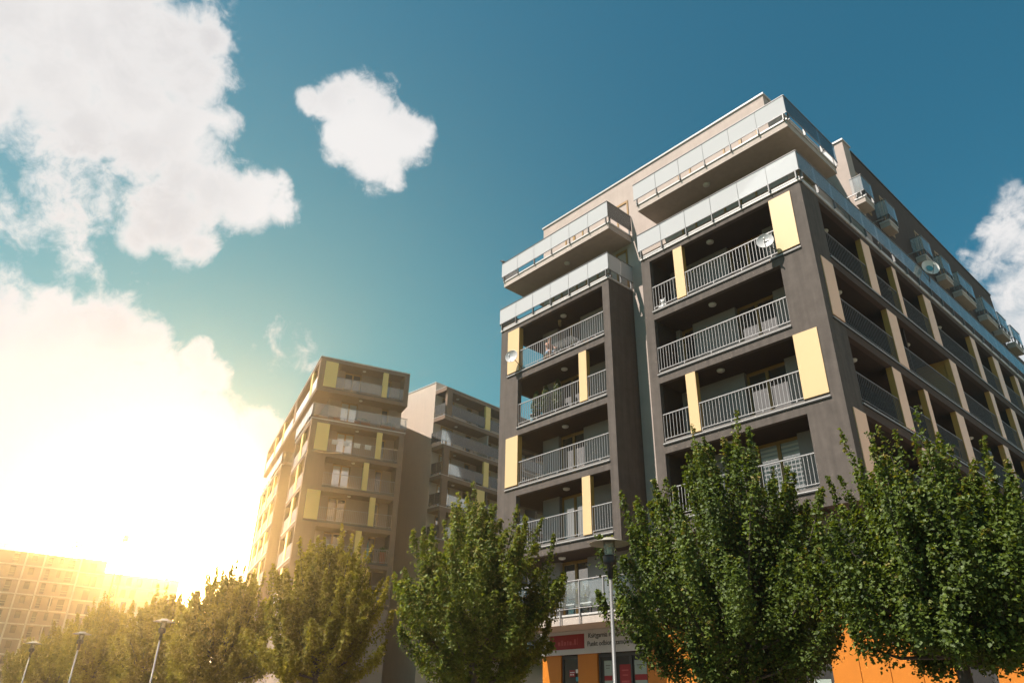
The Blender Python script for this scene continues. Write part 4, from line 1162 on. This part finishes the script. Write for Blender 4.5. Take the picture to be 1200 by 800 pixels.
# drying rack
t = thing('drying_rack', 'white folding drying rack on the top left loggia', 'drying rack', (-12.9, 0.75, 16.94))
b = MB()
for i in range(7): b.tube([(-0.55+0.0, -0.27+i*0.09, 0.95), (0.75, -0.27+i*0.09, 0.95)], 0.008, 5)
b.build('wires', M['white'], t)
for sx in (-0.5, 0.7):
    MB().tube([(sx, -0.3, 0.95), (sx, 0.25, 0.0)], 0.014).build('leg', M['white'], t); MB().tube([(sx, 0.3, 0.95), (sx, -0.25, 0.0)], 0.014).build('leg', M['white'], t)
t = thing('flower_box', 'row of small brown flower pots at the right of the top left loggia', 'flower pots', (-11.2, 0.35, 16.95))
for i in range(4): MB().lathe([(0.001, 0), (0.07, 0), (0.10, 0.2), (0.001, 0.19)], 12, (i*0.24, 0, 0)).build('pot', M['terracotta'], t, smooth=True)
# hanging chime from the top left ceiling lamp
t = thing('wind_chime', 'wooden wind chime hanging from the top left loggia ceiling', 'wind chime', (-12.95, 0.5, 18.62))
MB().tube([(0, 0, 0.78), (0, 0, 0.42)], 0.006).build('cord', M['ink'], t)
MB().lathe([(0.001, 0.42), (0.09, 0.41), (0.09, 0.39), (0.001, 0.38)], 12).build('disc', M['wood'], t)
for i in range(5):
    a = i*1.256; MB().tube([(0.06*math.cos(a), 0.06*math.sin(a), 0.38), (0.06*math.cos(a), 0.06*math.sin(a), 0.05+0.03*i)], 0.014).build('chime_tube', M['wood'], t)

# seated person behind the top left railing
def person():
    t = thing('person', 'bare-chested person in pale shorts sitting behind the top left loggia railing', 'person', (-13.72, 0.52, 16.94), R(-20))
    V = {}
    vs = []; es = []; rs = []
    def add(p, r, par=None):
        vs.append(p); rs.append(r)
        if par is not None: es.append((par, len(vs)-1))
        return len(vs)-1
    # facing +x, seat height 0.45
    pel = add((0, 0, 0.56), 0.145)
    wai = add((-0.02, 0, 0.74), 0.125, pel)
    che = add((0.0, 0, 0.94), 0.155, wai)
    nk0 = add((0.03, 0, 1.10), 0.075, che)
    nk1 = add((0.05, 0, 1.18), 0.055, nk0)
    hd0 = add((0.08, 0, 1.26), 0.085, nk1)
    hd1 = add((0.085, 0, 1.35), 0.09, hd0)
    hd2 = add((0.07, 0, 1.42), 0.06, hd1)
    for s in (-1, 1):
        hip = add((0.06, s*0.10, 0.54), 0.095, pel)
        kne = add((0.46, s*0.14, 0.52), 0.062, hip)
        clf = add((0.45, s*0.15, 0.34), 0.056, kne)
        ank = add((0.44, s*0.15, 0.08), 0.036, clf)
        add((0.56, s*0.16, 0.035), 0.034, ank)
        sh = add((0.02, s*0.18, 1.06), 0.065, che)
        el = add((0.18 if s > 0 else 0.22, s*0.24, 0.82), 0.043, sh)
        wr_ = add((0.40, s*0.19, 0.76 if s > 0 else 0.90), 0.028, el)
        pm_ = add((0.46, s*0.175, 0.745 if s > 0 else 0.91), 0.030, wr_)
        for q in range(4):
            f1 = add((0.51, s*0.175+(q-1.5)*0.018, (0.735 if s > 0 else 0.905)), 0.0095, pm_)
            add((0.545-0.006*abs(q-1), s*0.175+(q-1.5)*0.019, (0.71 if s > 0 else 0.885)), 0.008, f1)
        th = add((0.47, s*0.175-s*0.035, 0.755 if s > 0 else 0.925), 0.010, pm_)
        add((0.50, s*0.175-s*0.05, 0.75 if s > 0 else 0.92), 0.009, th)
    me = bpy.data.meshes.new('body'); me.from_pydata(vs, es, []); me.update()
    o = link('body', me, t)
    sk = o.modifiers.new('skin', 'SKIN'); sk.use_smooth_shade = True
    for i, r in enumerate(rs): me.skin_vertices[0].data[i].radius = (r, r)
    me.skin_vertices[0].data[0].use_root = True
    ss = o.modifiers.new('smooth', 'SUBSURF'); ss.levels = 2; ss.render_levels = 2
    dg = bpy.context.evaluated_depsgraph_get()
    m2 = bpy.data.meshes.new_from_object(o.evaluated_get(dg)); o.modifiers.clear(); o.data = m2
    m2.materials.clear(); m2.materials.append(M['skin'])
    MB().lathe([(0.001, 1.475), (0.06, 1.46), (0.10, 1.41), (0.108, 1.35), (0.095, 1.29), (0.085, 1.27)], 16, (0.055, 0, 0)).build('hair', M['hair'], t, smooth=True)
    MB().tube([(0.165, 0, 1.335), (0.20, 0, 1.30)], [0.012, 0.018]).build('nose', M['skin'], t, smooth=True)
    for s in (-1, 1):
        MB().tube([(0.165, s*0.035, 1.35), (0.178, s*0.035, 1.35)], 0.011, 8).build('eye', M['ink'], t)
        MB().tube([(-0.06, s*0.04, 0.58), (0.08, s*0.11, 0.545), (0.30, s*0.13, 0.535)], [0.155, 0.125, 0.100], 12).build('shorts', M['denim'], t, smooth=True)
        MB().tube([(0.07, s*0.085, 1.36), (0.07, s*0.105, 1.32), (0.075, s*0.095, 1.29)], [0.012, 0.022, 0.010], 8).build('ear', M['skin'], t, smooth=True)
    MB().box(0.168, 0.176, -0.03, 0.03, 1.262, 1.272).build('mouth', M['terracotta'], t)
    return t
person()
t = thing('stool', 'low stool under the seated person on the top left loggia', 'stool', (-13.72, 0.52, 16.94), R(-20))
MB().box(-0.18, 0.2, -0.19, 0.19, 0.38, 0.425).build('seat', M['wood'], t)
for sx in (-0.15, 0.17):
    for sy in (-0.16, 0.16): MB().tube([(sx, sy, 0.38), (sx, sy, 0)], 0.018).build('leg', M['wood'], t)

# ================================================================== air between here and the far blocks
hz = MB().box(-425, 425, -425, 425, -1.4, 34.0).build('haze', M['white'])
hm = bpy.data.materials.new('haze_air'); hm.use_nodes = True
nt = hm.node_tree; nt.nodes.clear()
pv = nt.nodes.new('ShaderNodeVolumePrincipled')
pv.inputs['Color'].default_value = (0.97, 0.91, 0.80, 1)
pv.inputs['Density'].default_value = 0.0014
pv.inputs['Anisotropy'].default_value = 0.87
om = nt.nodes.new('ShaderNodeOutputMaterial')
nt.links.new(pv.outputs[0], om.inputs['Volume'])
hz.data.materials.clear(); hz.data.materials.append(hm)
struct(hz, 'stuff')
